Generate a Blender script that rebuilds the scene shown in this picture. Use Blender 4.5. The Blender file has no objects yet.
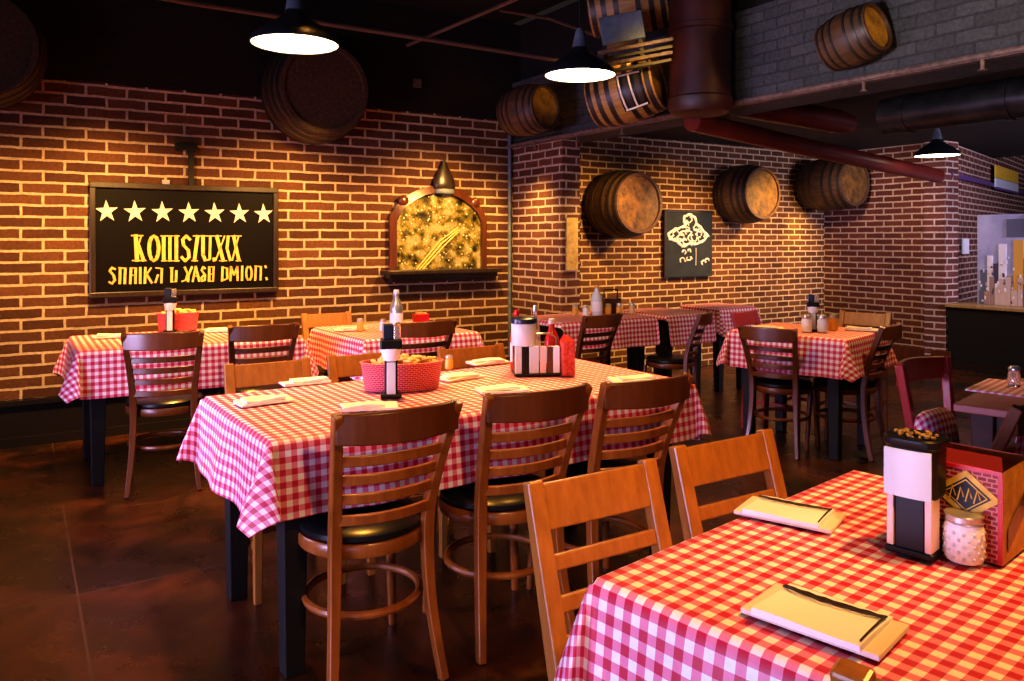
import bpy, math, random
from mathutils import Vector, Matrix
rnd = random.Random(7)
C = bpy.context.scene.collection
PI = math.pi
R = math.radians
F = 790.0; H = 1.34; HZ = 240.0

# ------------------------------------------------------------------ helpers
def ray(u, v, Y):
    return Vector(((u-512)/F*Y, Y, H-(v-HZ)/F*Y))
def onplane(u, v, z):
    Y = (H-z)*F/(v-HZ)
    return Vector(((u-512)/F*Y, Y, z))

TH = R(32)
A = Vector((math.cos(TH), math.sin(TH), 0)); B = Vector((-math.sin(TH), math.cos(TH), 0))
W0 = Vector((-3.31, 5.10, 0))
def wall(t, off, z):
    p = W0 + A*t - B*off
    return Vector((p.x, p.y, z))
def AB(a, b, z=0):
    p = A*a + B*b
    return Vector((p.x, p.y, z))

class MB:
    def __init__(s): s.v = []; s.f = []; s.uv = None; s.mi = []
    def add(s, vs, fs, m=0):
        o = len(s.v); s.v += [tuple(p) for p in vs]
        for f in fs: s.f.append(tuple(i+o for i in f)); s.mi.append(m)
        return s
    def box(s, c, d, M=None, m=0, taper=1.0):
        x, y, z = d[0]/2, d[1]/2, d[2]/2
        vs = []
        for sz in (-1, 1):
            k = taper if sz < 0 else 1.0
            for sx, sy in ((-1, -1), (1, -1), (1, 1), (-1, 1)):
                p = Vector((sx*x*k, sy*y*k, sz*z))
                if M is not None: p = M @ p
                vs.append(p + Vector(c))
        return s.add(vs, [(3, 2, 1, 0), (4, 5, 6, 7), (0, 1, 5, 4), (1, 2, 6, 5), (2, 3, 7, 6), (3, 0, 4, 7)], m)
    def sweep(s, pts, secs, side=None, m=0):
        """rectangular section swept along pts; secs = (w, d) or list; side = fixed width direction"""
        n = len(pts); pts = [Vector(p) for p in pts]
        if not isinstance(secs, list): secs = [secs]*n
        vs = []
        for i, p in enumerate(pts):
            t = (pts[min(i+1, n-1)]-pts[max(i-1, 0)]).normalized()
            sd = Vector(side) if side is not None else Vector((1, 0, 0))
            sd = (sd - t*sd.dot(t)).normalized(); up = t.cross(sd).normalized()
            w, d = secs[i][0]/2, secs[i][1]/2
            vs += [p+sd*w+up*d, p-sd*w+up*d, p-sd*w-up*d, p+sd*w-up*d]
        fs = [(3, 2, 1, 0), tuple(4*(n-1)+k for k in range(4))]
        for i in range(n-1):
            for k in range(4):
                a = 4*i+k; b = 4*i+(k+1) % 4
                fs.append((a, b, b+4, a+4))
        return s.add(vs, fs, m)
    def tube(s, pts, r, n=10, m=0, closed=False):
        pts = [Vector(p) for p in pts]; N = len(pts)
        rr = r if isinstance(r, list) else [r]*N
        vs = []; prev = None
        for i, p in enumerate(pts):
            if closed: t = (pts[(i+1) % N]-pts[i-1]).normalized()
            else: t = (pts[min(i+1, N-1)]-pts[max(i-1, 0)]).normalized()
            if prev is None:
                ref = Vector((0, 0, 1)) if abs(t.z) < .9 else Vector((1, 0, 0))
                sd = t.cross(ref).normalized()
            else: sd = (prev - t*prev.dot(t)).normalized()
            prev = sd; up = t.cross(sd)
            for k in range(n):
                a = 2*PI*k/n
                vs.append(p + sd*math.cos(a)*rr[i] + up*math.sin(a)*rr[i])
        fs = []
        for i in range(N if closed else N-1):
            j = (i+1) % N
            for k in range(n):
                k2 = (k+1) % n
                fs.append((i*n+k, i*n+k2, j*n+k2, j*n+k))
        if not closed:
            fs.append(tuple(range(n))[::-1]); fs.append(tuple((N-1)*n+k for k in range(n)))
        return s.add(vs, fs, m)
    def lathe(s, prof, n=24, M=None, m=0, cap=True, sx=1, sy=1):
        vs = []
        for r, z in prof:
            for k in range(n):
                a = 2*PI*k/n
                p = Vector((r*math.cos(a)*sx, r*math.sin(a)*sy, z))
                vs.append(M @ p if M is not None else p)
        fs = []
        for i in range(len(prof)-1):
            for k in range(n):
                k2 = (k+1) % n
                fs.append((i*n+k, i*n+k2, (i+1)*n+k2, (i+1)*n+k))
        if cap:
            fs.append(tuple(range(n))[::-1]); fs.append(tuple((len(prof)-1)*n+k for k in range(n)))
        return s.add(vs, fs, m)
    def ball(s, c, r, n=8, m=0):
        prof = [(max(.0005, r[0]*math.sin(PI*i/6)), -r[1]*math.cos(PI*i/6)) for i in range(7)]
        return s.lathe(prof, n, Matrix.Translation(Vector(c)), m)
    def poly(s, pts, m=0):
        return s.add(pts, [tuple(range(len(pts)))], m)
    def prism(s, pts, vec, m=0):
        n = len(pts); vec = Vector(vec); pts = [Vector(p) for p in pts]
        fs = [tuple(range(n)), tuple(range(2*n-1, n-1, -1))]
        for i in range(n):
            j = (i+1) % n
            fs.append((i, i+n, j+n, j))
        return s.add(pts+[p+vec for p in pts], fs, m)
    def build(s, name, mat, parent=None, smooth=False, bevel=0, loc=None):
        me = bpy.data.meshes.new(name)
        me.from_pydata(s.v, [], s.f)
        for mm in (mat if isinstance(mat, list) else [mat]): me.materials.append(mm)
        if isinstance(mat, list): me.polygons.foreach_set('material_index', s.mi)
        if s.uv:
            ul = me.uv_layers.new(name='UVMap')
            for lp in me.loops: ul.data[lp.index].uv = s.uv[lp.vertex_index]
        me.update()
        import bmesh
        bm = bmesh.new(); bm.from_mesh(me); bmesh.ops.recalc_face_normals(bm, faces=bm.faces)
        if smooth:
            for e in bm.edges:
                if len(e.link_faces) == 2 and e.calc_face_angle(0) > R(40): e.smooth = False
            for f in bm.faces: f.smooth = True
        bm.to_mesh(me); bm.free()
        o = bpy.data.objects.new(name, me); C.objects.link(o)
        if parent is not None: o.parent = parent
        if loc is not None: o.location = loc
        if bevel:
            b = o.modifiers.new('edge', 'BEVEL'); b.width = bevel; b.segments = 2; b.limit_method = 'ANGLE'; b.angle_limit = R(50)
        return o

def tag(o, label, cat, group=None, kind=None):
    o['label'] = label; o['category'] = cat
    if group: o['group'] = group
    if kind: o['kind'] = kind
    return o
def struct(o): o['kind'] = 'structure'; return o
def thing(name, label, cat, loc=(0, 0, 0), rz=0, group=None):
    o = bpy.data.objects.new(name, None); C.objects.link(o)
    o.empty_display_size = .05
    o.location = loc; o.rotation_euler = (0, 0, rz)
    return tag(o, label, cat, group)
def dup(src, label, loc, rz=0, group=None, scale=None):
    def cp(o, par):
        c = o.copy(); C.objects.link(c); c.parent = par
        for ch in list(o.children): cp(ch, c)
        return c
    kids = list(src.children)
    r = src.copy(); C.objects.link(r)
    for k in kids: cp(k, r)
    r.location = loc; r.rotation_euler = (0, 0, rz); r['label'] = label
    if group: r['group'] = group
    if scale: r.scale = (scale,)*3 if not isinstance(scale, tuple) else scale
    return r

# ------------------------------------------------------------------ materials
def mat(name, col=(.5, .5, .5), rough=.5, metal=0, emit=None, es=0, spec=.5):
    m = bpy.data.materials.new(name); m.use_nodes = True
    b = m.node_tree.nodes['Principled BSDF']
    b.inputs['Base Color'].default_value = (*col, 1); b.inputs['Roughness'].default_value = rough
    b.inputs['Metallic'].default_value = metal; b.inputs['Specular IOR Level'].default_value = spec
    if emit: b.inputs['Emission Color'].default_value = (*emit, 1); b.inputs['Emission Strength'].default_value = es
    return m
class NT:
    def __init__(s, m): s.t = m.node_tree; s.b = s.t.nodes['Principled BSDF']
    def n(s, typ, **kw):
        nd = s.t.nodes.new(typ)
        for k, v in kw.items(): setattr(nd, k, v)
        return nd
    def l(s, a, b): s.t.links.new(a, b)
    def math(s, op, a, b=None, c=None):
        nd = s.n('ShaderNodeMath', operation=op)
        for i, x in enumerate((a, b, c)):
            if x is None: continue
            if isinstance(x, (int, float)): nd.inputs[i].default_value = x
            else: s.l(x, nd.inputs[i])
        return nd.outputs[0]
    def mix(s, fac, a, b, blend='MIX'):
        nd = s.n('ShaderNodeMix', data_type='RGBA', blend_type=blend)
        for i, x in ((0, fac), (6, a), (7, b)):
            if isinstance(x, (int, float)): nd.inputs[i].default_value = x
            elif isinstance(x, tuple): nd.inputs[i].default_value = (*x, 1)
            else: s.l(x, nd.inputs[i])
        return nd.outputs[2]
    def noise(s, vec, scale, detail=4, rough=.6):
        nd = s.n('ShaderNodeTexNoise'); nd.inputs['Scale'].default_value = scale
        nd.inputs['Detail'].default_value = detail; nd.inputs['Roughness'].default_value = rough
        if vec is not None: s.l(vec, nd.inputs['Vector'])
        return nd
    def ramp(s, fac, stops):
        nd = s.n('ShaderNodeValToRGB'); e = nd.color_ramp.elements
        while len(e) < len(stops): e.new(.5)
        for i, (p, c) in enumerate(stops): e[i].position = p; e[i].color = (*c, 1)
        s.l(fac, nd.inputs[0]); return nd.outputs[0]
    def obj(s): return s.n('ShaderNodeTexCoord').outputs['Object']
    def bump(s, h, strength=.4, dist=.01):
        nd = s.n('ShaderNodeBump'); nd.inputs['Strength'].default_value = strength; nd.inputs['Distance'].default_value = dist
        s.l(h, nd.inputs['Height']); s.l(nd.outputs[0], s.b.inputs['Normal'])
    def color(s, c): s.l(c, s.b.inputs['Base Color'])

def brick(name, c1, c2, mortar, zsplit=None, bw=.25, rh=.075, ms=.0098, paint=None):
    m = mat(name, rough=.85, spec=.25); t = NT(m)
    co = t.obj(); sp = t.n('ShaderNodeSeparateXYZ'); t.l(co, sp.inputs[0])
    cb = t.n('ShaderNodeCombineXYZ')
    t.l(t.math('ADD', sp.outputs[0], sp.outputs[1]), cb.inputs[0]); t.l(sp.outputs[2], cb.inputs[1])
    wob = t.noise(co, 9, 2); wv = t.n('ShaderNodeVectorMath', operation='MULTIPLY_ADD')
    t.l(wob.outputs['Color'], wv.inputs[0]); wv.inputs[1].default_value = (.012, .012, 0); t.l(cb.outputs[0], wv.inputs[2])
    br = t.n('ShaderNodeTexBrick'); t.l(wv.outputs[0], br.inputs['Vector'])
    br.inputs['Scale'].default_value = 1; br.inputs['Brick Width'].default_value = bw; br.inputs['Row Height'].default_value = rh
    br.inputs['Mortar Size'].default_value = ms; br.inputs['Mortar Smooth'].default_value = .25; br.inputs['Bias'].default_value = -.1
    br.inputs['Color1'].default_value = (*c1, 1); br.inputs['Color2'].default_value = (*c2, 1); br.inputs['Mortar'].default_value = (*mortar, 1)
    big = t.noise(co, 2.2, 3); fine = t.noise(co, 45, 4)
    c = t.mix(.55, br.outputs['Color'], t.ramp(fine.outputs[0], [(.3, (.35, .35, .35)), (.7, (1.15, 1.15, 1.15))]), 'MULTIPLY')
    c = t.mix(.5, c, t.ramp(big.outputs[0], [(.3, (.55, .5, .5)), (.65, (1.2, 1.1, 1.05))]), 'MULTIPLY')
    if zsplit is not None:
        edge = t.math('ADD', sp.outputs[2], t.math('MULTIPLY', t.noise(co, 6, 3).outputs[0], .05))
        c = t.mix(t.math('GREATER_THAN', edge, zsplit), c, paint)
    t.color(c)
    h = t.math('ADD', t.math('MULTIPLY', br.outputs['Fac'], -1.0), t.math('MULTIPLY', fine.outputs[0], .35))
    t.bump(h, .7, .012)
    return m
def wood(name, dark, light, rough=.35, scale=1, axis=2, coat=.3):
    m = mat(name, rough=rough); t = NT(m); co = t.obj()
    mp = t.n('ShaderNodeMapping'); s = [14*scale]*3; s[axis] = 1.6*scale; mp.inputs['Scale'].default_value = s
    t.l(co, mp.inputs['Vector'])
    n = t.noise(mp.outputs[0], 3, 6, .65)
    t.color(t.ramp(n.outputs[0], [(.3, dark), (.7, light)]))
    m.node_tree.nodes['Principled BSDF'].inputs['Coat Weight'].default_value = coat
    m.node_tree.nodes['Principled BSDF'].inputs['Coat Roughness'].default_value = .25
    t.bump(n.outputs[0], .08, .003)
    return m
def gingham(name, red, pink, white, per=.036):
    m = mat(name, rough=.52, spec=.5); t = NT(m)
    uv = t.n('ShaderNodeTexCoord').outputs['UV']; sp = t.n('ShaderNodeSeparateXYZ'); t.l(uv, sp.inputs[0])
    def band(o):
        f = t.math('FRACT', t.math('MULTIPLY', o, 1/per))
        return t.math('GREATER_THAN', f, .5)
    s = t.math('ADD', band(sp.outputs[0]), band(sp.outputs[1]))
    c = t.mix(t.math('MINIMUM', s, 1), white, pink)
    c = t.mix(t.math('GREATER_THAN', s, 1.5), c, red)
    n = t.noise(t.obj(), 60, 3)
    c = t.mix(.25, c, t.ramp(n.outputs[0], [(.3, (.7, .7, .7)), (.7, (1.1, 1.1, 1.1))]), 'MULTIPLY')
    t.color(c)
    t.bump(t.noise(t.obj(), 7, 3).outputs[0], .25, .02)
    return m
def mottled(name, c1, c2, scale, rough=.5, metal=0, bump=.1):
    m = mat(name, rough=rough, metal=metal); t = NT(m)
    n = t.noise(t.obj(), scale, 6, .65); t.color(t.ramp(n.outputs[0], [(.35, c1), (.65, c2)])); t.bump(n.outputs[0], bump, .01)
    return m
def woven(name, red, light, sc=90):
    m = mat(name, rough=.55); t = NT(m); uv = t.n('ShaderNodeTexCoord').outputs['UV']
    br = t.n('ShaderNodeTexBrick'); t.l(uv, br.inputs['Vector']); br.inputs['Scale'].default_value = 1
    br.inputs['Brick Width'].default_value = .016; br.inputs['Row Height'].default_value = .0085; br.inputs['Mortar Size'].default_value = .0013
    br.inputs['Color1'].default_value = (*red, 1); br.inputs['Color2'].default_value = (red[0]*.6, red[1]*.6, red[2]*.6, 1); br.inputs['Mortar'].default_value = (*light, 1)
    t.color(br.outputs['Color']); t.bump(br.outputs['Fac'], -.6, .004)
    return m

M = {}
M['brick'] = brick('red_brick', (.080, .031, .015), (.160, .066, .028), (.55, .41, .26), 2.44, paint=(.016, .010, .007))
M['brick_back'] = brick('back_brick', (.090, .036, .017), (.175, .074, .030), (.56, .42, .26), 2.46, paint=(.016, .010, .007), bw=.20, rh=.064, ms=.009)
M['brick_pier'] = brick('pier_brick', (.11, .040, .024), (.19, .075, .042), (.55, .43, .31), bw=.21, rh=.068)
M['brick_right'] = brick('dark_brick', (.10, .034, .026), (.16, .055, .040), (.50, .39, .32), bw=.22, rh=.068)
M['grey_brick'] = brick('grey_painted_brick', (.070, .074, .074), (.098, .102, .100), (.058, .061, .061), bw=.19, rh=.065, ms=.006)
M['dark'] = mottled('dark_painted_ceiling', (.006, .004, .003), (.018, .012, .009), 3, .8)
M['baseboard'] = mat('dark_baseboard', (.012, .009, .008), .35)
M['black_wood'] = wood('black_table_wood', (.003, .0025, .0025), (.007, .006, .0055), .55, 1, 2, 0)
M['cherry'] = wood('brown_chair_wood', (.22, .060, .010), (.36, .115, .020), .32)
M['cherry_dark'] = wood('dark_and_shaded_chair_wood', (.10, .026, .006), (.17, .048, .010), .32)
M['oak'] = wood('orange_oak_wood', (.27, .098, .017), (.43, .165, .030), .34)
M['redwood'] = wood('red_painted_wood', (.30, .02, .018), (.42, .035, .03), .35)
M['vinyl'] = mat('black_vinyl', (.012, .012, .014), .28)
M['cloth'] = gingham('red_gingham', (.52, .012, .055), (.78, .22, .36), (.88, .83, .84))
M['cloth_small'] = gingham('small_red_gingham', (.52, .015, .10), (.80, .28, .42), (.88, .82, .86), .03)
M['napkin'] = mottled('white_napkin_cloth', (.74, .68, .60), (.88, .84, .78), 20, .8)
M['cream'] = mat('cream_card', (.70, .60, .54), .6)
M['paper'] = mat('white_paper', (.80, .79, .86), .6)
M['twine'] = mat('dark_twine', (.03, .018, .015), .7)
M['blackp'] = mat('black_plastic', (.006, .006, .007), .35, spec=.3)
M['navy'] = mat('navy_lid', (.012, .018, .04), .3)
M['whitep'] = mat('white_panel', (.60, .64, .72), .35)
M['pinkpanel'] = mat('pale_pink_panel', (.72, .52, .47), .4)
M['redp'] = mat('red_plastic', (.55, .015, .02), .3)
M['glass'] = mat('clear_glass', (.9, .9, .92), .08)
M['glass'].node_tree.nodes['Principled BSDF'].inputs['Transmission Weight'].default_value = .85
M['salt'] = mottled('white_salt', (.72, .72, .76), (.9, .9, .92), 120, .5)
M['amber'] = mat('amber_condiment', (.75, .38, .06), .3)
M['silver'] = mat('brushed_silver', (.62, .62, .66), .3, .8)
M['weave'] = woven('red_woven_basket', (.46, .012, .035), (.72, .22, .26))
M['weave_dark'] = woven('red_woven_carton', (.28, .006, .012), (.62, .22, .16))
M['peanut'] = mottled('peanut_shell', (.50, .30, .10), (.80, .58, .28), 60, .8)
M['ochre'] = mottled('ochre_emblem', (.55, .32, .02), (.82, .55, .06), 30, .5)
M['carton_lit'] = mottled('yellow_lit_carton_side', (.30, .14, .03), (.62, .36, .07), 14, .5)  # yellow light on the carton's right side put into its colour
M['barrel'] = wood('barrel_staves', (.035, .017, .008), (.12, .055, .022), .55, 1, 2, 0)
M['barrel_shaded'] = wood('shaded_barrel_staves', (.026, .012, .004), (.09, .040, .012), .7, 1, 2, 0)  # darker copy of the barrel wood, with the shade high up put into its colour
M['barrel_gold'] = wood('golden_barrel_staves', (.20, .09, .02), (.46, .24, .05), .5, 1, 2, 0)
M['head'] = mottled('barrel_head_wood', (.035, .016, .003), (.19, .09, .012), 11, .55)
M['head_gold'] = mottled('golden_barrel_head', (.20, .10, .012), (.60, .34, .05), 12, .5)
M['hoop'] = mat('dark_iron_hoop', (.045, .036, .03), .45, .6)
M['iron'] = mat('black_iron', (.014, .012, .011), .45, .3)
M['duct'] = mottled('dark_red_duct', (.028, .005, .003), (.06, .010, .006), 4, .5)
M['duct_red'] = mottled('red_pipe_paint', (.10, .010, .006), (.16, .020, .012), 4, .4)
M['duct_black'] = mottled('black_duct', (.010, .010, .010), (.035, .035, .034), 9, .35, .3)
M['pipe'] = mat('dusty_brown_pipe', (.11, .06, .04), .6, .2)
M['rail'] = mottled('rusty_rail', (.08, .05, .04), (.22, .14, .11), 30, .6)
M['shade'] = mat('dark_lamp_shade', (.02, .022, .026), .35, .4)
M['shade_in'] = mat('white_shade_inside', (.8, .75, .6), .5)
M['glow'] = mat('glowing_lamp', (1, .9, .7), .5, 0, (1.0, .86, .58), 9)
M['frame'] = wood('dark_frame', (.012, .008, .006), (.035, .02, .012), .4)
M['signblack'] = mat('black_sign_board', (.004, .003, .003), .6, spec=.12)
M['gold'] = mottled('gold_lettering', (.62, .40, .06), (.82, .60, .16), 40, .5)
M['starc'] = mottled('cream_star', (.55, .48, .36), (.85, .78, .66), 40, .5)
M['board'] = mottled('chalkboard', (.006, .011, .019), (.014, .024, .040), 6, .8)
M['chalk'] = mat('white_chalk', (.75, .72, .66), .9)
M['mahog'] = wood('mahogany_frame', (.05, .014, .006), (.13, .035, .012), .3)
M['bluegrey'] = mottled('blue_grey_metal', (.07, .09, .11), (.16, .19, .21), 8, .5)
M['counter'] = mat('black_counter', (.007, .007, .008), .6, spec=.3)
M['ctop'] = wood('counter_wood_edge', (.24, .15, .06), (.42, .28, .12), .4)
M['purple'] = mat('purple_strip', (.10, .05, .16), .5)
M['redtop'] = mottled('red_table_top', (.30, .05, .035), (.40, .085, .06), 12, .4)
M['poster'] = mottled('yellow_lit_print', (.45, .27, .06), (.75, .52, .18), 16, .6)  # yellow of the light on the print put into its colour

# floor
m = mat('stained_concrete', rough=.3); t = NT(m); co = t.obj()
n1 = t.noise(co, 1.1, 6, .62); n2 = t.noise(co, 5, 5, .6)
c = t.ramp(n1.outputs[0], [(.34, (.008, .005, .003)), (.45, (.020, .009, .004)), (.54, (.075, .020, .006)), (.62, (.030, .010, .004)), (.72, (.055, .028, .007))])
c = t.mix(.6, c, t.ramp(n2.outputs[0], [(.3, (.5, .5, .5)), (.7, (1.2, 1.2, 1.2))]), 'MULTIPLY')
sp = t.n('ShaderNodeSeparateXYZ'); t.l(co, sp.inputs[0])
def jl(o):
    f = t.math('FRACT', t.math('ADD', t.math('MULTIPLY', o, 1/1.83), .5))
    return t.math('LESS_THAN', t.math('ABSOLUTE', t.math('SUBTRACT', f, .5)), .0022)
c = t.mix(t.math('MAXIMUM', jl(sp.outputs[0]), jl(sp.outputs[1])), c, (.07, .035, .018))
t.color(c)
t.l(t.ramp(n2.outputs[0], [(.3, (.22, .22, .22)), (.7, (.42, .42, .42))]), t.b.inputs['Roughness'])
t.bump(n2.outputs[0], .06, .01); M['floor'] = m
# painted picture in the arched frame
m = mat('floral_picture', rough=.35); t = NT(m); co = t.obj()
vo = t.n('ShaderNodeTexVoronoi'); vo.inputs['Scale'].default_value = 26; t.l(co, vo.inputs['Vector'])
nn = t.noise(co, 9, 5, .7)
c = t.ramp(nn.outputs[0], [(.36, (.008, .008, .005)), (.45, (.09, .075, .014)), (.52, (.24, .18, .03)), (.60, (.42, .35, .16)), (.7, (.12, .10, .025))])
c = t.mix(t.math('LESS_THAN', vo.outputs['Distance'], .2), c, (.62, .56, .38))
t.color(c); M['picture'] = m

# ------------------------------------------------------------------ the room
def slab(name, origin, ang, L, D, z0, z1, mt, x0=0):
    o = MB().box(((x0+L)/2, D/2, (z0+z1)/2), (L-x0, abs(D), z1-z0)).build(name, mt)
    o.location = origin; o.rotation_euler = (0, 0, ang); return struct(o)
fl = MB().box((3, 2.5, -.1), (18, 18, .2)).build('floor', M['floor']); fl.rotation_euler = (0, 0, TH)
p = AB(.19, 3.40); fl.location = (p.x, p.y, 0); struct(fl)
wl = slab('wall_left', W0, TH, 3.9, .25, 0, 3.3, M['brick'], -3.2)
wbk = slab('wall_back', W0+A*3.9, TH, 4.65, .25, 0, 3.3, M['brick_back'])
aR, bR = 8.23, 4.61
pr = AB(aR, 6.08)
wr = MB().box((.125, -(6.08-bR)/2, 1.3), (.25, 6.08-bR, 2.6)).build('wall_right', M['brick_right'])
wr.location = pr; wr.rotation_euler = (0, 0, TH); struct(wr)
pc = AB(aR, bR)
slab('wall_far', pc, math.atan2(.748, .664), 5.5, .2, 0, 2.6, M['brick_right'])
# pier projecting from the wall
pp = AB(3.80, 6.08)
pi_ = MB().box((.09, -.39, 1.2), (.18, .78, 2.4)).build('wall_pier', M['brick_pier']); pi_.location = pp; pi_.rotation_euler = (0, 0, TH); struct(pi_)
# ceilings
ce = MB().box((-.2, 1.0, 3.35), (8.0, 12, .1)).build('ceiling', M['dark']); ce.rotation_euler = (0, 0, TH); struct(ce)
ce2 = MB().box((7.3, 1.0, 2.42), (6.4, 11, .08)).build('ceiling', M['dark']); ce2.rotation_euler = (0, 0, TH); struct(ce2)
# grey painted brick beam, and its rusty rail
bmn = MB().box((.15, -3.2, 2.465), (.30, 6.4, .59)).build('trim_1', M['grey_brick'])
bmn.location = AB(3.80, 6.08); bmn.rotation_euler = (0, 0, TH); struct(bmn)
up = MB().box((.15, -3.2, 3.03), (.22, 6.4, .54)).build('trim_2', M['dark']); up.location = AB(3.85, 6.08); up.rotation_euler = (0, 0, TH); struct(up)
rl = thing('sprinkler_pipe', 'rusty sprinkler pipe with small heads along the bottom of the grey beam', 'pipe', AB(3.80, 6.08), TH)
MB().box((-.03, -3.2, 2.175), (.05, 6.38, .018)).build('mounting_rail', M['rail'], rl)
MB().tube([(-.055, -.01, 2.185), (-.055, -6.39, 2.185)], .016, 8).build('pipe_run', M['rail'], rl, smooth=True)
for s_ in (.45, 1.05, 1.6, 3.55, 4.15):
    hd_ = MB().tube([(-.05, -s_, 2.175), (-.05, -s_, 2.12)], .009, 8).build('sprinkler_head', M['rail'], rl, smooth=True)
    MB().lathe([(.004, 2.115), (.02, 2.117), (.02, 2.121), (.004, 2.123)], 12, Matrix.Translation((-.05, -s_, 0))).build('deflector', M['rail'], hd_, smooth=True)
bb = MB().box((2.6-1.6+.0, -.02, .15), (5.4+.0, .04, .30)).box((1.0, -.03, .285), (5.4, .07, .03)).box((1.0, -.03, .03), (5.4, .06, .06)).build('baseboard_left', M['baseboard'])
bb.location = W0; bb.rotation_euler = (0, 0, TH); struct(bb)
bb2 = MB().box((-.02, -.75, .09), (.04, 1.4, .18)).build('baseboard_right', M['mahog']); bb2.location = AB(aR, 6.0); bb2.rotation_euler = (0, 0, TH); struct(bb2)
# purple strip ledge on the angled wall
ps = MB().box((2.6, -.02, 2.03), (5.0, .05, .05)).build('trim_4', M['purple']); ps.location = pc; ps.rotation_euler = (0, 0, math.atan2(.748, .664)); struct(ps)

# ------------------------------------------------------------------ tables and cloths
def make_table(name, label, corner, ang, L, D, mt, h=.745, leg=.075, group='tables under red checked cloths', inset=.05, top=None):
    t = thing(name, label, 'table', corner, ang, group)
    MB().box((L/2, D/2, h-.015), (L-.01, D-.01, .03)).build('tabletop', top or mt, t, bevel=.004)
    ap = MB()
    for y in (inset+leg/2, D-inset-leg/2): ap.box((L/2, y, h-.085), (L-2*inset-leg, .025, .10))
    for x in (inset+leg/2, L-inset-leg/2): ap.box((x, D/2, h-.085), (.025, D-2*inset-leg, .10))
    ap.build('apron', mt, t)
    for x in (inset+leg/2, L-inset-leg/2):
        for y in (inset+leg/2, D-inset-leg/2):
            MB().box((x, y, (h-.03)/2), (leg, leg, h-.03), taper=.72).build('leg', mt, t, bevel=.004)
    return t
def make_cloth(label, corner, ang, L, D, dx, dy, seed=0, h=.747, mt=None, group='red checked tablecloths', step=.02):
    r = random.Random(seed)
    ph = [r.uniform(0, 6.28) for _ in range(8)]
    nx = int(round((L+2*dx)/step)); ny = int(round((D+2*dy)/step))
    mb = MB(); uv = []; vs = []
    rad = .012
    for j in range(ny+1):
        q = -dy + (D+2*dy)*j/ny
        for i in range(nx+1):
            p = -dx + (L+2*dx)*i/nx
            ox = -p if p < 0 else (p-L if p > L else 0)
            oy = -q if q < 0 else (q-D if q > D else 0)
            sx = -1 if p < 0 else 1; sy = -1 if q < 0 else 1
            cx = min(max(p, 0), L); cy = min(max(q, 0), D)
            rr = math.hypot(ox, oy)
            x, y, z = cx, cy, h+.004*math.sin(3*p+ph[0])*math.sin(4*q+ph[1])*.4+.0015
            if rr > 1e-6:
                a = math.atan2(oy, ox); s2 = math.sin(2*a)
                fold = s2**1.3 if s2 > 0 else 0
                dn = rr - .0
                flare = .05*rr + rad*(1-math.exp(-rr/rad))
                k = min(1, rr/.25)
                wav_y = .011*k*math.sin(11*q+ph[2]) + .006*k*math.sin(23*q+ph[3])
                wav_x = .011*k*math.sin(11*p+ph[4]) + .006*k*math.sin(23*p+ph[5])
                ca, sa = math.cos(a), math.sin(a)
                outx = sx*ca*(flare+.006*k+.13*rr*fold+wav_y*(1-fold)+.011*k)
                outy = sy*sa*(flare+.006*k+.13*rr*fold+wav_x*(1-fold)+.011*k)
                # fold swings a little to one side
                sw = .16*rr*fold*math.sin(4*a)
                outx += sx*sw; outy -= sy*sw
                x += outx; y += outy
                z -= max(0, dn*(1-.27*fold) - rad*.4)
            vs.append((x, y, z)); uv.append((p+ph[6]*.01, q+ph[7]*.01))
    fs = []
    for j in range(ny):
        for i in range(nx):
            a = j*(nx+1)+i; fs.append((a, a+1, a+nx+2, a+nx+1))
    mb.add(vs, fs); mb.uv = uv
    o = mb.build('tablecloth', mt or M['cloth'], smooth=False)
    for pl in o.data.polygons: pl.use_smooth = True
    o.location = corner; o.rotation_euler = (0, 0, ang)
    return tag(o, label, 'tablecloth', group)

TZ = .752
T1c, T1a, T1L, T1D = Vector((-.706, 2.32, 0)), R(34.2), 1.76, .81
make_table('dining_table', 'long black dining table under checked cloth in the middle with six chairs', T1c, T1a, T1L, T1D, M['black_wood'], leg=.085)
make_cloth('long red and white checked tablecloth on the middle table with basket and caddy', T1c, T1a, T1L, T1D, .26, .235, 3)
T2a = R(41.5); T2c = Vector((.15, 1.38, 0)); T2L, T2D = .98, 1.55
d2 = Vector((math.sin(T2a), -math.cos(T2a), 0))
T2o = T2c + d2*T2D
make_table('dining_table', 'black dining table under the large checked cloth nearest the camera', T2o, T2a, T2L, T2D, M['black_wood'], leg=.085)
make_cloth('large red checked tablecloth filling the bottom right foreground', T2o, T2a, T2L, T2D, .27, .26, 11, step=.016)
T3c, T3a = Vector((-2.30, 4.20, 0)), R(32)
make_table('dining_table', 'black dining table below the star sign by the left wall', T3c, T3a, 1.2, .80, M['black_wood'], leg=.085)
make_cloth('red checked tablecloth on the table below the star sign', T3c, T3a, 1.2, .80, .25, .26, 5)
T4c, T4a = Vector((-.87, 4.67, 0)), R(34)
make_table('dining_table', 'black dining table below the arched picture', T4c, T4a, .78, .85, M['black_wood'])
make_cloth('pale red checked tablecloth on the table below the arched picture', T4c, T4a, .78, .85, .24, .24, 6)
T5c, T5a = Vector((.35, 5.62, 0)), R(33)
make_table('dining_table', 'black dining table in front of the brick pier below the first wall barrel', T5c, T5a, .90, .58, M['black_wood'])
make_cloth('red checked tablecloth on the table by the brick pier', T5c, T5a, .90, .58, .04, .22, 7)
e5 = T5c + Vector((math.cos(T5a), math.sin(T5a), 0))*1.02
make_table('dining_table', 'small table under an orange lit checked cloth below the chalkboard', e5, T5a, .50, .58, M['black_wood'])
make_cloth('orange lit checked tablecloth below the chalkboard', e5, T5a, .50, .58, .04, .24, 8)
T6c = Vector((1.80, 6.86, 0))
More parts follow.
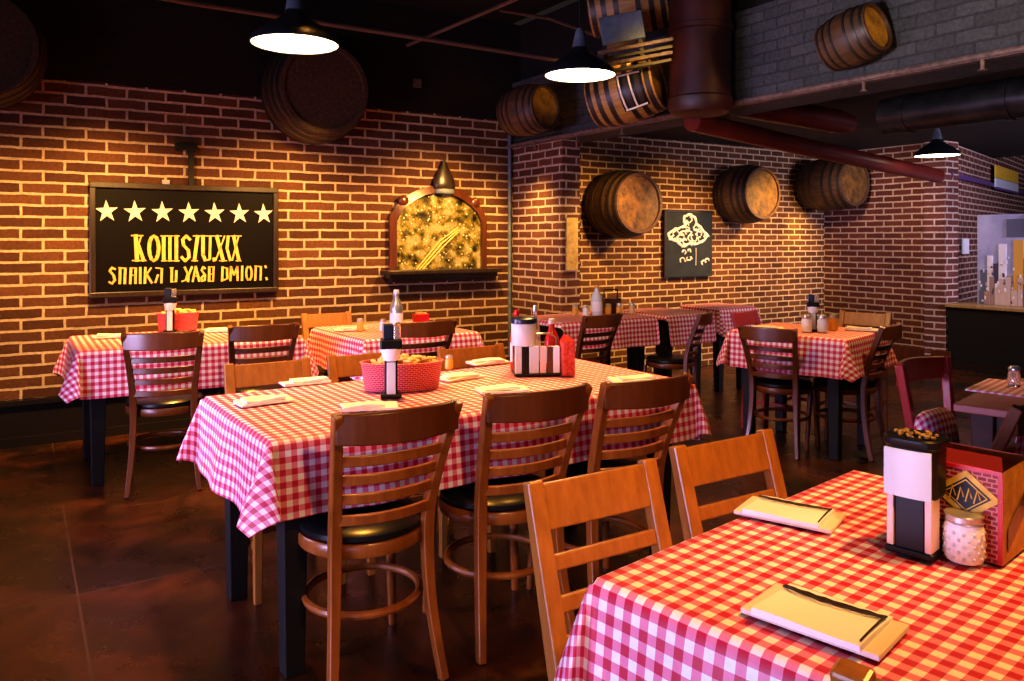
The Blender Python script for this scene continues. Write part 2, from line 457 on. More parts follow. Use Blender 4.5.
make_table('dining_table', 'far table under a magenta checked cloth behind the red chair', T6c, TH, .45, .45, M['black_wood'])
make_cloth('magenta checked tablecloth on the farthest table by the back wall', T6c, TH, .45, .45, .22, .25, 9)
T7a = R(47); f7 = Vector((1.98, 4.70, 0)); d7 = Vector((-math.sin(T7a), math.cos(T7a), 0))
T7c = f7; T7L, T7D = .66, .74
make_table('dining_table', 'square black dining table under checked cloth in front of the right wall', T7c, T7a, T7L, T7D, M['black_wood'], leg=.08)
make_cloth('red checked tablecloth on the square table in front of the right wall', T7c, T7a, T7L, T7D, .24, .24, 10)
T8a = R(45); T8n = Vector((1.60, 2.88, 0)); T8c = T8n + Vector((math.sin(T8a), -math.cos(T8a), 0))*.8
make_table('wooden_table', 'bare red topped wooden table at the right edge with a checked placemat', T8c, T8a, .80, .80, mottled('dark_red_wood', (.045, .012, .006), (.08, .022, .010), 8, .6), top=M['redtop'], group='bare tables')

# ------------------------------------------------------------------ chairs
def arc(xh, y, z, bow, n=9):
    return [Vector((xh*(2*i/(n-1)-1), y-bow*(1-(2*i/(n-1)-1)**2), z)) for i in range(n)]
def interp(pts, k):
    out = []
    n = len(pts)
    for i in range(n-1):
        p0 = pts[max(i-1, 0)]; p1 = pts[i]; p2 = pts[i+1]; p3 = pts[min(i+2, n-1)]
        for j in range(k):
            s = j/k
            out.append(.5*((2*p1)+(p2-p0)*s+(2*p0-5*p1+4*p2-p3)*s*s+(3*p1-p0-3*p2+p3)*s**3))
    out.append(pts[-1]); return out
def ladder_chair(label, wd, group, open_back=False, lean=.115):
    t = thing('ladder_back_chair', label, 'chair', group=group)
    def post(z):   # half width and depth of the rear post at height z
        ks = [(0, .176, -.045), (.22, .155, .0), (.45, .148, .012), (.62, .158, .012-(lean+.012)*.27), (.86, .186, -lean)]
        for (a, x0, y0), (b, x1, y1) in zip(ks, ks[1:]):
            if z <= b: s = (z-a)/(b-a); return x0+(x1-x0)*s, y0+(y1-y0)*s
        return ks[-1][1:]
    for s in (-1, 1):
        pts = [Vector((s*x, y, z)) for z, x, y in ((0, .176, -.045), (.22, .155, .0), (.45, .148, .012), (.62, .158, .012-(lean+.012)*.27), (.86, .186, -lean))]
        pp_ = interp(pts, 5); n = len(pp_)
        secs = [(.026+.010*min(1, i/(n*.5)) if i < n*.5 else .036-.010*(i-n*.5)/(n*.5), .034) for i in range(n)]
        MB().sweep(pp_, secs, (1, 0, 0)).build('leg', wd, t, smooth=True, bevel=.004)
        MB().tube([(s*.185, .365, 0), (s*.165, .345, .42)], [.014, .019], 10).build('leg', wd, t, smooth=True)
    # top rail: tall and curved
    mb = MB(); x, y = post(.82); pts = arc(x+.006, y-.004, .818, .052, 11)
    secs = [(.024, .094-.008*abs(2*i/10-1)) for i in range(11)]
    mb.sweep(pts, secs, (0, 1, -.0)); mb.build('top_rail', M['cherry_dark'] if wd is M['cherry'] else wd, t, smooth=True, bevel=.005)  # brown chairs' rails take darker wood, for the shade on their faces
    if not open_back:
        for z in (.715, .655, .595, .53):
            x, y = post(z)
            MB().sweep(arc(x-.008, y, z, .035, 9), (.016, .030), (0, 1, 0)).build('slat', wd, t, smooth=True, bevel=.003)
    # round seat and its wooden ring
    Mt = Matrix.Translation((0, .18, 0))
    MB().lathe([(.16, .405), (.196, .405), (.200, .412), (.200, .438), (.196, .445), (.16, .445)], 32, Mt).build('seat_frame', wd, t, smooth=True)
    MB().lathe([(.182, .446), (.196, .454), (.196, .468), (.180, .480), (.10, .486), (.002, .487)], 32, Mt).build('seat', M['vinyl'], t, smooth=True)
    ring = [Vector((.178*math.cos(2*PI*k/28), .17+.178*math.sin(2*PI*k/28), .235)) for k in range(28)]
    MB().tube(ring, .0125, 8, closed=True).build('stretcher', wd, t, smooth=True)
    return t
def slat_chair(label, wd, group):
    t = thing('slat_back_chair', label, 'chair', group=group)
    ys = [(0, -.02), (.44, .0), (.82, -.105)]
    def py(z): return -.02+.02*z/.44 if z < .44 else -.105*(z-.44)/.38
    for s in (-1, 1):
        pts = [Vector((s*.162, py(z), z)) for z in (0, .2, .40, .44, .48, .62, .82)]
        MB().sweep(pts, [(.032, .034), (.036, .038), (.04, .042), (.04, .042), (.04, .042), (.04, .036), (.04, .028)], (1, 0, 0)).build('leg', wd, t, bevel=.005)
        MB().box((s*.162, .37, .215), (.036, .036, .43), taper=.8).build('leg', wd, t, bevel=.004)
    def bar(z, h, d, name):
        mb = MB(); M3 = Matrix.Rotation(math.atan2(.105, .38), 3, 'X')
        mb.box((0, py(z)+.002, z), (.288, d, h), M3); mb.build(name, wd, t, bevel=.004)
    bar(.766, .098, .020, 'top_rail')
    for z in (.655, .575, .50): bar(z, .034, .018, 'slat')
    MB().box((0, .185, .405), (.36, .40, .05)).build('seat_frame', wd, t, bevel=.004)
    mb = MB()
    for (z, k) in ((.43, .96), (.445, 1.0), (.462, .98), (.472, .86)):
        pass
    mb.box((0, .19, .448), (.36, .39, .034)); mb.build('seat', M['vinyl'], t, bevel=.012)
    st = MB()
    for s in (-1, 1): st.box((s*.162, .18, .20), (.018, .35, .026))
    st.box((0, .18, .20), (.31, .02, .024)); st.build('stretcher', wd, t)
    return t
def back_at(mid, rz, lean):     # origin so the middle of the top rail falls at mid
    return Vector((mid[0], mid[1], 0)) + Vector((-math.sin(rz), math.cos(rz), 0))*lean

rz = TH
GL = 'ladder back chairs with round black seats'; GS = 'oak slat back chairs'
c0 = ladder_chair('brown ladder back chair at near side of the middle table, left of three', M['cherry'], GL)
p = AB(.925, 2.085); c0.location = back_at(p, rz, .115); c0.rotation_euler = (0, 0, rz)
cd = None
def lad(label, mid, deg, src=None, sc=None):
    return dup(src or c0, label, back_at(mid, R(deg), .115), R(deg), GL, sc)
p = AB(1.415, 2.095); lad('brown ladder back chair at the middle table, in front of the condiment caddy', p, 30)
p = AB(1.845, 2.06); lad('brown ladder back chair at near side of the middle table, its right end', p, 31)
d0 = ladder_chair('dark brown ladder back chair at the table below the star sign, nearest the camera', M['cherry_dark'], GL)
d0.location = back_at((-1.81, 4.10), R(22), .115); d0.rotation_euler = (0, 0, R(22))
lad('dark ladder back chair at the right end of the star sign table', (-1.40, 4.47), 30, d0)
lad('dark ladder back chair at the table below the arched picture', (-.50, 4.66), 34, d0)
lad('reddish ladder back chair turned at the table by the brick pier', (.64, 5.50), 40, d0, .95)
lad('reddish ladder back chair beside the orange lit tablecloth', (1.47, 5.97), 64, d0, .92)
lad('brown ladder back chair at the near left side of the square table', (1.565, 4.86), -38, d0, .93)
lad('brown ladder back chair at the right side of the square table', (2.34, 4.86), 49, d0, .95)
o0 = slat_chair('orange oak slat back chair at the foreground table, nearest the camera of the pair', M['oak'], GS)
o0.location = back_at((.182, 1.79), R(212), .105); o0.rotation_euler = (0, 0, R(212))
def sla(label, mid, deg, src=None, sc=None):
    return dup(src or o0, label, back_at(mid, R(deg), .105), R(deg), GS, sc)
sla('orange oak slat back chair at the far end of the foreground table', (.555, 2.085), 212)
sla('oak chair whose back corner only shows at the bottom edge of the photo', (.497, .748), -46, None, 1.06)
sla('oak chair at far side of the middle table, nearest the star sign', AB(.91, 3.44), 212)
sla('oak chair at far side of the middle table, behind the red basket', AB(1.36, 3.46), 212)
sla('oak chair at far side of the middle table, beside the condiment caddy', AB(1.885, 3.40), 212)
sla('yellow lit oak chair at the wall side of the arched picture table', (-1.33, 5.66), 212)
sla('oak chair at the wall side of the square table', (2.56, 5.72), 137)
r0 = slat_chair('red painted chair at the far left side of the square table', M['redwood'], GS)
r0.location = back_at((1.70, 5.80), R(227), .105); r0.rotation_euler = (0, 0, R(227))
# red open back chair by the red table, with a checked cushion on it
rc = ladder_chair('red open back chair with a checked cushion beside the red topped table', M['redwood'], 'red chairs on the right', True, .03)
rc.location = back_at((1.635, 3.14), R(217), .03); rc.rotation_euler = (0, 0, R(217))
rq = lad('dark chair at the right edge with a checked cloth over its back', (1.585, 2.40), 45, d0)
mb = MB(); uv = []; vs = []; fs = []
n = 14
for j in range(7):
    for i in range(n+1):
        a = i/n*PI; rr_ = [.0, .06, .10, .125, .13, .12, .10][j]
        pass
# cushion: squashed pillow
cu = MB(); N1, N2 = 18, 10; cuv = []
vs = []
for j in range(N2+1):
    b_ = -PI/2+PI*j/N2
    for i in range(N1):
        a = 2*PI*i/N1
        sc_ = lambda x, e: math.copysign(abs(x)**e, x)
        x = .135*sc_(math.cos(b_), .6)*sc_(math.cos(a), .6); y = .100*sc_(math.cos(b_), .6)*sc_(math.sin(a), .6); z = .045*math.sin(b_)
        vs.append((x, y, z)); cuv.append((x+z*.8, y+z*.8))
for j in range(N2):
    for i in range(N1):
        i2 = (i+1) % N1; fs.append((j*N1+i, j*N1+i2, (j+1)*N1+i2, (j+1)*N1+i))
cu.add(vs, fs); cu.uv = cuv
o = cu.build('seat_cushion', M['cloth_small'], smooth=True)
fw = Vector((-math.sin(R(217)), math.cos(R(217)), 0)); cpos = rc.location + fw*.060 + Vector((-.05, -.02, 0))
o.location = (cpos.x, cpos.y, .588); o.rotation_euler = (R(100), 0, R(217)); tag(o, 'checked cushion leaning upright against the back of the red chair', 'cushion')
# checked cloth hung over the chair at the right edge
hv = MB(); vs = []; uvs = []; fs = []
NW, NH = 16, 20
for j in range(NH+1):
    s = (j/NH-.5)*.46
    for i in range(NW+1):
        x = (i/NW-.5)*.30
        bow = -.115-.045*(1-(x/.205)**2)
        zt = .868
        if s < 0: y = bow-.020-.004*math.sin(30*x); z = zt+s
        else: y = bow+.020+.25*min(s, .23)*.45; z = zt-s
        if abs(s) < .02: y = bow+s; z = zt+.004
        vs.append((x, y, z)); uvs.append((x, s))
for j in range(NH):
    for i in range(NW):
        a = j*(NW+1)+i; fs.append((a, a+1, a+NW+2, a+NW+1))
hv.add(vs, fs); hv.uv = uvs
o = hv.build('hanging_cloth', M['cloth_small'], smooth=True); o.location = rq.location; o.rotation_euler = rq.rotation_euler
tag(o, 'small checked cloth hung over the chair back at the right edge', 'cloth')

# ------------------------------------------------------------------ things on the tables
def uvbox_walls(prof, n, M_=None, sx=1, sy=1):
    """lathe with uv along the perimeter (metres)"""
    mb = MB(); vs = []; uv = []; fs = []
    R0 = max(r for r, z in prof)
    for r, z in prof:
        for k in range(n+1):
            a = 2*PI*k/n
            vs.append((r*math.cos(a)*sx, r*math.sin(a)*sy, z)); uv.append((a*R0*(sx+sy)/2, z*1.0+ (R0-r)*.3))
    for i in range(len(prof)-1):
        for k in range(n):
            fs.append((i*(n+1)+k, i*(n+1)+k+1, (i+1)*(n+1)+k+1, (i+1)*(n+1)+k))
    mb.add(vs, fs); mb.uv = uv
    return mb
def woven_basket(label, loc, rz, sc=1.0):
    t = thing('woven_basket', label, 'basket', loc, rz, 'red woven baskets')
    uvbox_walls([(.001, .004), (.112, .004), (.116, .0), (.128, .118), (.134, .124), (.128, .128), (.122, .12), (.110, .012), (.001, .012)], 40, sx=1.08, sy=.72).build('basket_body', M['weave'], t, smooth=True)
    pk = MB(); r = random.Random(5)
    for k in range(70):
        a = r.uniform(0, 2*PI); q = math.sqrt(r.random())*.105
        M_ = Matrix.Translation((q*math.cos(a)*1.05, q*math.sin(a)*.68, .105+r.random()*.028+.02*(1-q/.105))) @ Matrix.Rotation(r.uniform(0, 6), 4, 'Z') @ Matrix.Rotation(PI/2, 4, 'Y')
        pk.lathe([(.001, -.019), (.008, -.014), (.0095, -.007), (.007, 0), (.0095, .008), (.008, .014), (.001, .019)], 7, M_)
    o = pk.build('peanuts', M['peanut'], t, smooth=True); o['kind'] = 'stuff'
    t.scale = (sc,)*3
    return t
def tall_dispenser(label, loc, rz, sc=(1, 1, 1)):
    t = thing('napkin_dispenser', label, 'napkin dispenser', loc, rz, 'napkin dispensers')
    MB().box((0, 0, .008), (.082, .072, .016)).build('base', M['blackp'], t, bevel=.005)
    MB().box((0, .004, .075), (.05, .05, .125)).build('column', M['blackp'], t, bevel=.003)
    MB().box((0, -.026, .072), (.034, .012, .118)).build('front_panel', M['whitep'], t, bevel=.002)
    cu_ = MB(); cu_.lathe([(.028, .134), (.030, .138), (.040, .172), (.040, .180)], 24); cu_.build('cup', M['paper'], t, smooth=True)
    MB().box((0, 0, .196), (.086, .074, .036)).build('lid', M['blackp'], t, bevel=.006)
    MB().box((-.012, 0, .240), (.042, .05, .056)).build('top_block', M['navy'], t, bevel=.005)
    MB().box((.024, 0, .238), (.028, .045, .050)).build('clear_cover', M['glass'], t, bevel=.004)
    t.scale = sc
    return t
def folded_napkin(label, loc, rz, seed, sc=1):
    r = random.Random(seed)
    t = thing('folded_napkin', label, 'napkin', loc, rz, 'white folded napkins')
    def sheet(w, d, z0, th, ox, oy, rot, name):
        mb = MB(); vs = []; fs = []; n1, n2 = 10, 7
        f1, f2 = r.uniform(0, 6), r.uniform(0, 6)
        for layer in (0, 1):
            for j in range(n2+1):
                for i in range(n1+1):
                    x = (i/n1-.5)*w; y = (j/n2-.5)*d
                    z = z0+(th if layer else 0)+(.004*math.sin(30*x+f1)*math.cos(24*y+f2)+.003 if layer else 0)
                    c, s = math.cos(rot), math.sin(rot)
                    vs.append((c*x-s*y+ox, s*x+c*y+oy, z))
        N = (n1+1)*(n2+1)
        for L_ in (0, 1):
            for j in range(n2):
                for i in range(n1):
                    a = L_*N+j*(n1+1)+i
                    fs.append((a, a+1, a+n1+2, a+n1+1))
        bd = [i for i in range(n1+1)]+[j*(n1+1)+n1 for j in range(1, n2+1)]+[n2*(n1+1)+i for i in range(n1-1, -1, -1)]+[j*(n1+1) for j in range(n2-1, 0, -1)]
        for k in range(len(bd)):
            a, b = bd[k], bd[(k+1) % len(bd)]
            fs.append((a, b, b+N, a+N))
        mb.add(vs, fs); mb.build(name, M['napkin'], t, smooth=True)
    sheet(.20, .10, .000, .006, 0, 0, 0, 'lower_fold')
    sheet(.15, .075, .0095, .006, r.uniform(-.03, .03), r.uniform(-.01, .01), r.uniform(-.25, .25), 'upper_fold')
    t.scale = (sc,)*3
    return t
def jar(label, loc, fill, sc=1, group='small shakers and jars'):
    t = thing('condiment_jar', label, 'jar', loc, 0, group)
    MB().lathe([(.019, 0), (.023, .004), (.023, .05), (.019, .06)], 16).build('jar_body', fill, t, smooth=True)
    MB().lathe([(.020, .06), (.021, .062), (.021, .074), (.016, .080), (.002, .081)], 16).build('lid', M['silver'], t, smooth=True)
    t.scale = (sc,)*3; return t
def bottle(label, loc, fill, cap, h=.2, r=.03, group='sauce bottles'):
    t = thing('sauce_bottle', label, 'bottle', loc, 0, group)
    MB().lathe([(r*.9, 0), (r, .006), (r, h*.55), (r*.85, h*.66), (r*.42, h*.80), (r*.36, h*.9)], 18).build('bottle_body', fill, t, smooth=True)
    MB().lathe([(r*.45, h*.9), (r*.47, h*.905), (r*.40, h), (r*.02, h+.001)], 14).build('cap', cap, t, smooth=True)
    MB().lathe([(r*1.015, h*.14), (r*1.02, h*.15), (r*1.02, h*.45), (r*1.015, h*.46)], 18, cap=False).build('paper_label', M['paper'], t, smooth=True)
    return t
def P(u, v, z=TZ+.002): return onplane(u, v, z)

# middle table
woven_basket('red woven basket of peanuts on the middle table', P(402, 388), R(12)).scale = (1.16, 1.0, .86)
tall_dispenser('slim black and white dispenser in front of the peanut basket on middle table', P(391, 397), R(10), (.95, .95, 1.02))
# condiment caddy
def caddy(label, loc, rz):
    t = thing('condiment_caddy', label, 'caddy', loc, rz)
    MB().box((0, 0, .006), (.20, .12, .012)).build('tray', M['blackp'], t, bevel=.004)
    for x, w, mt, nm in ((-.085, .028, 'whitep', 'menu_card'), (-.055, .026, 'blackp', 'menu_card'), (-.018, .042, 'whitep', 'menu_card'), (.022, .026, 'pinkpanel', 'menu_card'), (.052, .022, 'mahog', 'menu_card'), (.080, .028, 'paper', 'menu_card')):
        MB().box((x, -.045, .07), (w, .022, .115)).build(nm, M[mt], t, bevel=.002)
    MB().box((-.055, .01, .07), (.085, .075, .115)).build('stand', M['blackp'], t, bevel=.004)
    MB().lathe([(.052, .128), (.055, .132), (.055, .222), (.053, .226)], 28, Matrix.Translation((-.055, -.005, 0))).build('napkin_drum', M['whitep'], t, smooth=True)
    MB().lathe([(.056, .224), (.059, .228), (.058, .244), (.050, .250), (.002, .251)], 28, Matrix.Translation((-.055, -.005, 0))).build('lid', M['navy'], t, smooth=True)
    h = MB(); h.tube([(.10, .05, .01), (.10, .05, .15), (.07, .05, .17), (0, .05, .17)], .004, 8); h.build('wire_handle', M['silver'], t, smooth=True)
    return t
cp = P(536, 374); caddy('black condiment caddy with white drum and menus on the middle table', cp, R(8))
def off(p, x, y, z=0): return Vector((p.x+x, p.y+y, p.z+z))
tt = thing('sauce_carton', 'tall red patterned carton on the right of the condiment caddy', 'carton', off(cp, .135, -.03), R(15))
mb = MB(); mb.box((0, 0, .075), (.055, .05, .15)); o = mb.build('carton_body', mottled('red_speckled', (.45, .01, .01), (.75, .12, .08), 70, .4), tt, bevel=.003)
MB().prism([(-.027, -.024, .15), (.027, -.024, .15), (0, -.0, .172)], (0, .048, 0)).build('carton_top', M['redp'], tt)
bottle('red ketchup bottle standing behind the caddy, left', off(cp, -.085, .11), M['redp'], M['redp'], .27, .028)
bottle('clear glass bottle standing behind the caddy, middle', off(cp, .0, .12), M['glass'], M['silver'], .29, .024)
bottle('red sauce bottle standing behind the caddy, right', off(cp, .075, .115), M['redp'], M['paper'], .23, .034)
jar('glass salt shaker on the right of the caddy beside the red carton', off(cp, .13, .05), M['salt'], 1.1)
jar('small amber shaker on the middle table beside the peanut basket', P(449, 369), M['amber'], .8)
for k, (u, v, a, w) in enumerate([(264, 402, 15, 'at the left end near corner of the middle table'), (305, 383, 8, 'on the middle table left of the peanut basket'), (370, 408, -10, 'on the middle table in front of the peanut basket'),
        (502, 391, -5, 'on the middle table in front of the caddy'), (461, 378, 20, 'between the basket and the caddy'), (632, 381, -12, 'at the right end of the middle table'), (488, 363, 12, 'at far side of the middle table behind the caddy')]):
    folded_napkin('white folded napkin ' + w, P(u, v), R(a+22), k, .95)

# foreground table: napkin dispenser, salt jar, red carton, two napkin bundles
def fore_dispenser(label, loc, rz):
    t = thing('napkin_dispenser', label, 'napkin dispenser', loc, rz, 'napkin dispensers')
    MB().box((0, 0, .007), (.098, .092, .014)).build('base', M['blackp'], t, bevel=.005)
    MB().box((0, .0, .062), (.062, .078, .105)).build('column', M['blackp'], t, bevel=.004)
    for s in (-1, 1): MB().box((s*.038, -.018, .064), (.014, .05, .10)).build('side_panel', M['pinkpanel'], t, bevel=.002)
    # rounded housing
    def rr(w, d, k=.03, n=6):
        pts = []
        for cx, cy, a0 in ((w/2-k, d/2-k, 0), (-w/2+k, d/2-k, 90), (-w/2+k, -d/2+k, 180), (w/2-k, -d/2+k, 270)):
            for i in range(n+1):
                a = R(a0+90*i/n); pts.append((cx+k*math.cos(a), cy+k*math.sin(a)))
        return pts
    def loft(secs):
        mb = MB(); vs = []; n = None
        for w, d, z in secs:
            pts = rr(w, d); n = len(pts); vs += [(x, y, z) for x, y in pts]
        fs = [tuple(range(n))[::-1], tuple((len(secs)-1)*n+k for k in range(n))]
        for i in range(len(secs)-1):
            for k in range(n):
                k2 = (k+1) % n; fs.append((i*n+k, i*n+k2, (i+1)*n+k2, (i+1)*n+k))
        return mb.add(vs, fs)
    loft([(.098, .090, .112), (.104, .096, .118), (.106, .098, .205)]).build('housing', M['blackp'], t, smooth=True)
    loft([(.108, .100, .205), (.114, .106, .209), (.114, .106, .221), (.106, .098, .224), (.094, .086, .219)]).build('rim', M['blackp'], t, smooth=True)
    # curved white front panel
    mb = MB(); n = 10; f_ = []; b__ = []
    for i in range(n+1):
        x = (i/n-.5)*.094; y = -.052-.006*(1-(2*i/n-1)**2)
        f_.append((x, y, 0))
    vs = []; 
    for z in (.114, .203):
        for x, y, _ in f_: vs.append((x, y, z))
        for x, y, _ in f_: vs.append((x, y+.004, z))
    m_ = n+1; fs = []
    for i in range(n):
        fs += [(i, i+1, 2*m_+i+1, 2*m_+i), (m_+i, m_+i+1, 3*m_+i+1, 3*m_+i), (i, i+1, m_+i+1, m_+i), (2*m_+i, 2*m_+i+1, 3*m_+i+1, 3*m_+i)]
    fs += [(0, m_, 3*m_, 2*m_), (n, m_+n, 3*m_+n, 2*m_+n)]
    mb.add(vs, fs); mb.build('front_panel', M['whitep'], t, smooth=True)
    pk = MB(); r = random.Random(2)
    for k in range(34):
        a = r.uniform(0, 6.28); q = math.sqrt(r.random())*.040
        M_ = Matrix.Translation((q*math.cos(a), q*math.sin(a), .224+.003*r.random())) @ Matrix.Rotation(r.uniform(0, 6), 4, 'Z') @ Matrix.Rotation(PI/2, 4, 'Y')
        pk.lathe([(.0005, -.006), (.003, -.004), (.0035, 0), (.003, .004), (.0005, .006)], 6, M_)
    o = pk.build('crumbs', mottled('dark_crumbs', (.05, .03, .012), (.42, .26, .09), 90, .8), t, smooth=True); o['kind'] = 'stuff'
    return t
fd = P(916, 551); fore_dispenser('large black and white napkin dispenser on the foreground table', fd, R(-46)).scale = (.88, .88, .98)
# salt jar
sj = thing('salt_jar', 'white dimpled glass salt jar beside the large dispenser in the foreground', 'jar', P(964, 560), 0)
MB().lathe([(.026, 0), (.031, .003), (.033, .012), (.033, .062), (.029, .070)], 28).build('jar_body', M['salt'], sj, smooth=True)
dm = MB()
for j in range(5):
    for k in range(12):
        a = 2*PI*(k+.5*(j % 2))/12
        dm.ball((.0325*math.cos(a), .0325*math.sin(a), .012+.011*j), (.0036, .0036), 6)
dm.build('dimples', M['whitep'], sj, smooth=True)
MB().lathe([(.029, .070), (.031, .072), (.031, .084), (.029, .086), (.002, .086)], 28).build('lid', M['silver'], sj, smooth=True)
rg = MB()
for z in (.073, .085): rg.tube([(.0318*math.cos(2*PI*k/24), .0318*math.sin(2*PI*k/24), z) for k in range(24)], .0012, 6, closed=True)
rg.build('wire_band', M['silver'], sj, smooth=True)
# red woven carton
ct = thing('snack_carton', 'red woven pattern carton with a yellow and black diamond in the foreground', 'carton', P(1003, 566), R(41.5)-R(90))
# local: x runs along -B2 (to right-front), y to the right-back; the near corner is the origin
def carton():
    L_, D_, h = .17, .16, .168
    # front face: local x from -L to 0 at y=0 ; side face: x=0, y 0..D
    mb = MB(); mb.add([(-L_, 0, 0), (0, 0, 0), (0, 0, h), (-L_, 0, h), (-L_, D_, 0), (-L_, D_, h)], [(0, 1, 2, 3), (4, 0, 3, 5)])
    mb.uv = [(0, 0), (L_, 0), (L_, h), (0, h), (-D_, 0), (-D_, h)]
    mb.build('woven_face', M['weave_dark'], ct)
    MB().add([(0, 0, 0), (0, D_, 0), (0, D_, h), (0, 0, h), (-L_, D_, 0), (-L_, D_, h)], [(0, 1, 2, 3), (1, 4, 5, 2)]).build('side_face', M['carton_lit'], ct)
    MB().box((-L_/2, D_/2, .004), (L_-.004, D_-.004, .006)).build('bottom', M['carton_lit'], ct)
    e = MB()
    e.box((-.004, -.001, h/2), (.008, .003, h)); e.box((-L_/2, -.001, h-.004), (L_, .004, .008))
    e.build('edge_band', M['redp'], ct)
    cx, cz = -.060, h*.68
    def dia(k, y, mt, nm): MB().prism([(cx-.058*k, y, cz), (cx, y, cz-.046*k), (cx+.058*k, y, cz), (cx, y, cz+.046*k)], (0, .0012, 0)).build(nm, mt, ct)
    dia(1.0, -.0025, M['ochre'], 'emblem'); dia(.72, -.0035, M['blackp'], 'emblem_field')
    ln = MB()
    dia(.64, -.0042, M['ochre'], 'emblem_line'); dia(.58, -.0050, M['blackp'], 'emblem_field')
    for k in range(4):
        x = cx-.022+.014*k; ln.tube([(x-.006, -.006, cz-.012), (x, -.006, cz+.013), (x+.005, -.006, cz-.004)], .0014, 5)
    ln.build('emblem_strokes', M['ochre'], ct)
    fl_ = MB(); fl_.add([(-L_, 0, h), (0, 0, h), (-.02, .06, h+.012), (-L_+.02, .06, h+.012)], [(0, 1, 2, 3)])
    fl_.add([(0, D_, h), (-L_, D_, h), (-L_+.02, D_-.06, h+.012), (-.02, D_-.06, h+.012)], [(0, 1, 2, 3)]); fl_.build('lid_flap', mat('dark_red_flap', (.14, .012, .010), .3), ct)
    dg = MB(); dg.prism([(.0015, .02, .02), (.0015, D_-.01, .09), (.0015, D_-.01, .13), (.0015, .02, .06)], (.001, 0, 0)); dg.build('side_stripe', M['mahog'], ct)
carton()
def bundle(label, loc, rz, sc=1):
    t = thing('napkin_bundle', label, 'napkin', loc, rz, 'napkin bundles tied with dark cord')
    MB().box((0, .004, .005), (.25, .150, .010)).build('card_sleeve', M['cream'], t, bevel=.002)
    mb = MB(); vs = []; fs = []; n1, n2 = 14, 8
    for L_ in range(2):
        for j in range(n2+1):
            for i in range(n1+1):
                x = (i/n1-.5)*.195; y = (j/n2-.5)*.160-.002
                vs.append((x, y, .0105 if L_ == 0 else .022+.002*math.sin(26*x)*math.cos(30*y)-.006*(j/n2)))
    N = (n1+1)*(n2+1)
    for L_ in range(2):
        for j in range(n2):
            for i in range(n1):
                a = L_*N+j*(n1+1)+i; fs.append((a, a+1, a+n1+2, a+n1+1))
    bd = [i for i in range(n1+1)]+[j*(n1+1)+n1 for j in range(1, n2+1)]+[n2*(n1+1)+i for i in range(n1-1, -1, -1)]+[j*(n1+1) for j in range(n2-1, 0, -1)]
    for k in range(len(bd)):
        a, b = bd[k], bd[(k+1) % len(bd)]; fs.append((a, b, b+N, a+N))
    mb.add(vs, fs); mb.build('folded_paper', M['paper'], t, smooth=True)
    tw = MB()
    for q in range(3):
        tw.tube([( -.095+.19*i/12, .055-.004*math.sin(PI*i/12)*(q+1)-.005*q+.002*math.sin(9*i+q*2), .0215+.001*q) for i in range(13)], .0019, 6)
    tw.tube([(.093, .053-.12*i/8, .0222+.0012*(i > 0)+.0008*i*(1-i/8)) for i in range(9)], .0019, 6)
    tw.build('cord', M['twine'], t, smooth=True)
    t.scale = (sc,)*3
    return t
bundle('cream napkin bundle with dark cord nearest the camera', P(822, 622), R(-44), .84)
bundle('cream napkin bundle with dark cord at the far end of the foreground table', P(789, 516), R(-36), .80)

# star sign table
bp = P(178, 330); woven_basket('red woven basket on the table below the star sign', bp, TH, .92)
tall_dispenser('slim black and white dispenser in front of the basket below the star sign', off(bp, .01, -.14), R(15), (.95, .95, 1.05))
folded_napkin('white folded napkin on the left end of the star sign table', P(112, 337), R(30), 31)
folded_napkin('white folded napkin on the right end of the star sign table', P(222, 331), R(20), 32)
# arched picture table
q = Vector((-.735, 5.02, TZ+.002)); bottle('tall pale bottle on the table below the arched picture', q, M['silver'], M['paper'], .27, .042)
q = Vector((-.60, 5.20, TZ+.002)); tt = thing('snack_carton', 'red carton on the table below the arched picture', 'carton', q, R(20))
MB().box((0, 0, .05), (.10, .06, .10)).build('carton_body', M['redp'], tt, bevel=.003); MB().box((0, 0, .104), (.07, .04, .008)).build('crackers', M['peanut'], tt)
jar('amber jar on the table below the arched picture, left', Vector((-.98, 5.1, TZ+.002)), M['amber'])
jar('amber jar on the table below the arched picture, beside the tall bottle', Vector((-.83, 5.08, TZ+.002)), M['paper'])
folded_napkin('white folded napkin on the table below the arched picture', P(350, 330), R(25), 33)
# pier table
q = Vector((.66, 6.15, TZ+.002)); bottle('white bottle on the table by the brick pier', q, M['whitep'], M['amber'], .235, .045)
for k, (dx, dy, mt, w) in enumerate([(-.17, -.02, 'amber', 'left of the white bottle'), (.10, .08, 'amber', 'first on the right of the white bottle'), (.19, .12, 'amber', 'second on the right of the white bottle'), (.30, .17, 'peanut', 'third on the right of the white bottle'), (-.09, -.04, 'paper', 'close on the left of the white bottle')]):
    jar('small lit jar on the pier table, ' + w, off(q, dx, dy), M[mt], 1.05)
tt = thing('caddy_box', 'dark condiment box behind the jars on the table by the brick pier', 'caddy', off(q, .13, .17), R(33))
MB().box((0, 0, .06), (.16, .07, .12)).build('box_body', M['mahog'], tt, bevel=.003); MB().tube([(-.07, 0, .12), (-.07, 0, .19), (.07, 0, .19), (.07, 0, .12)], .006, 8).build('handle', M['iron'], tt, smooth=True)
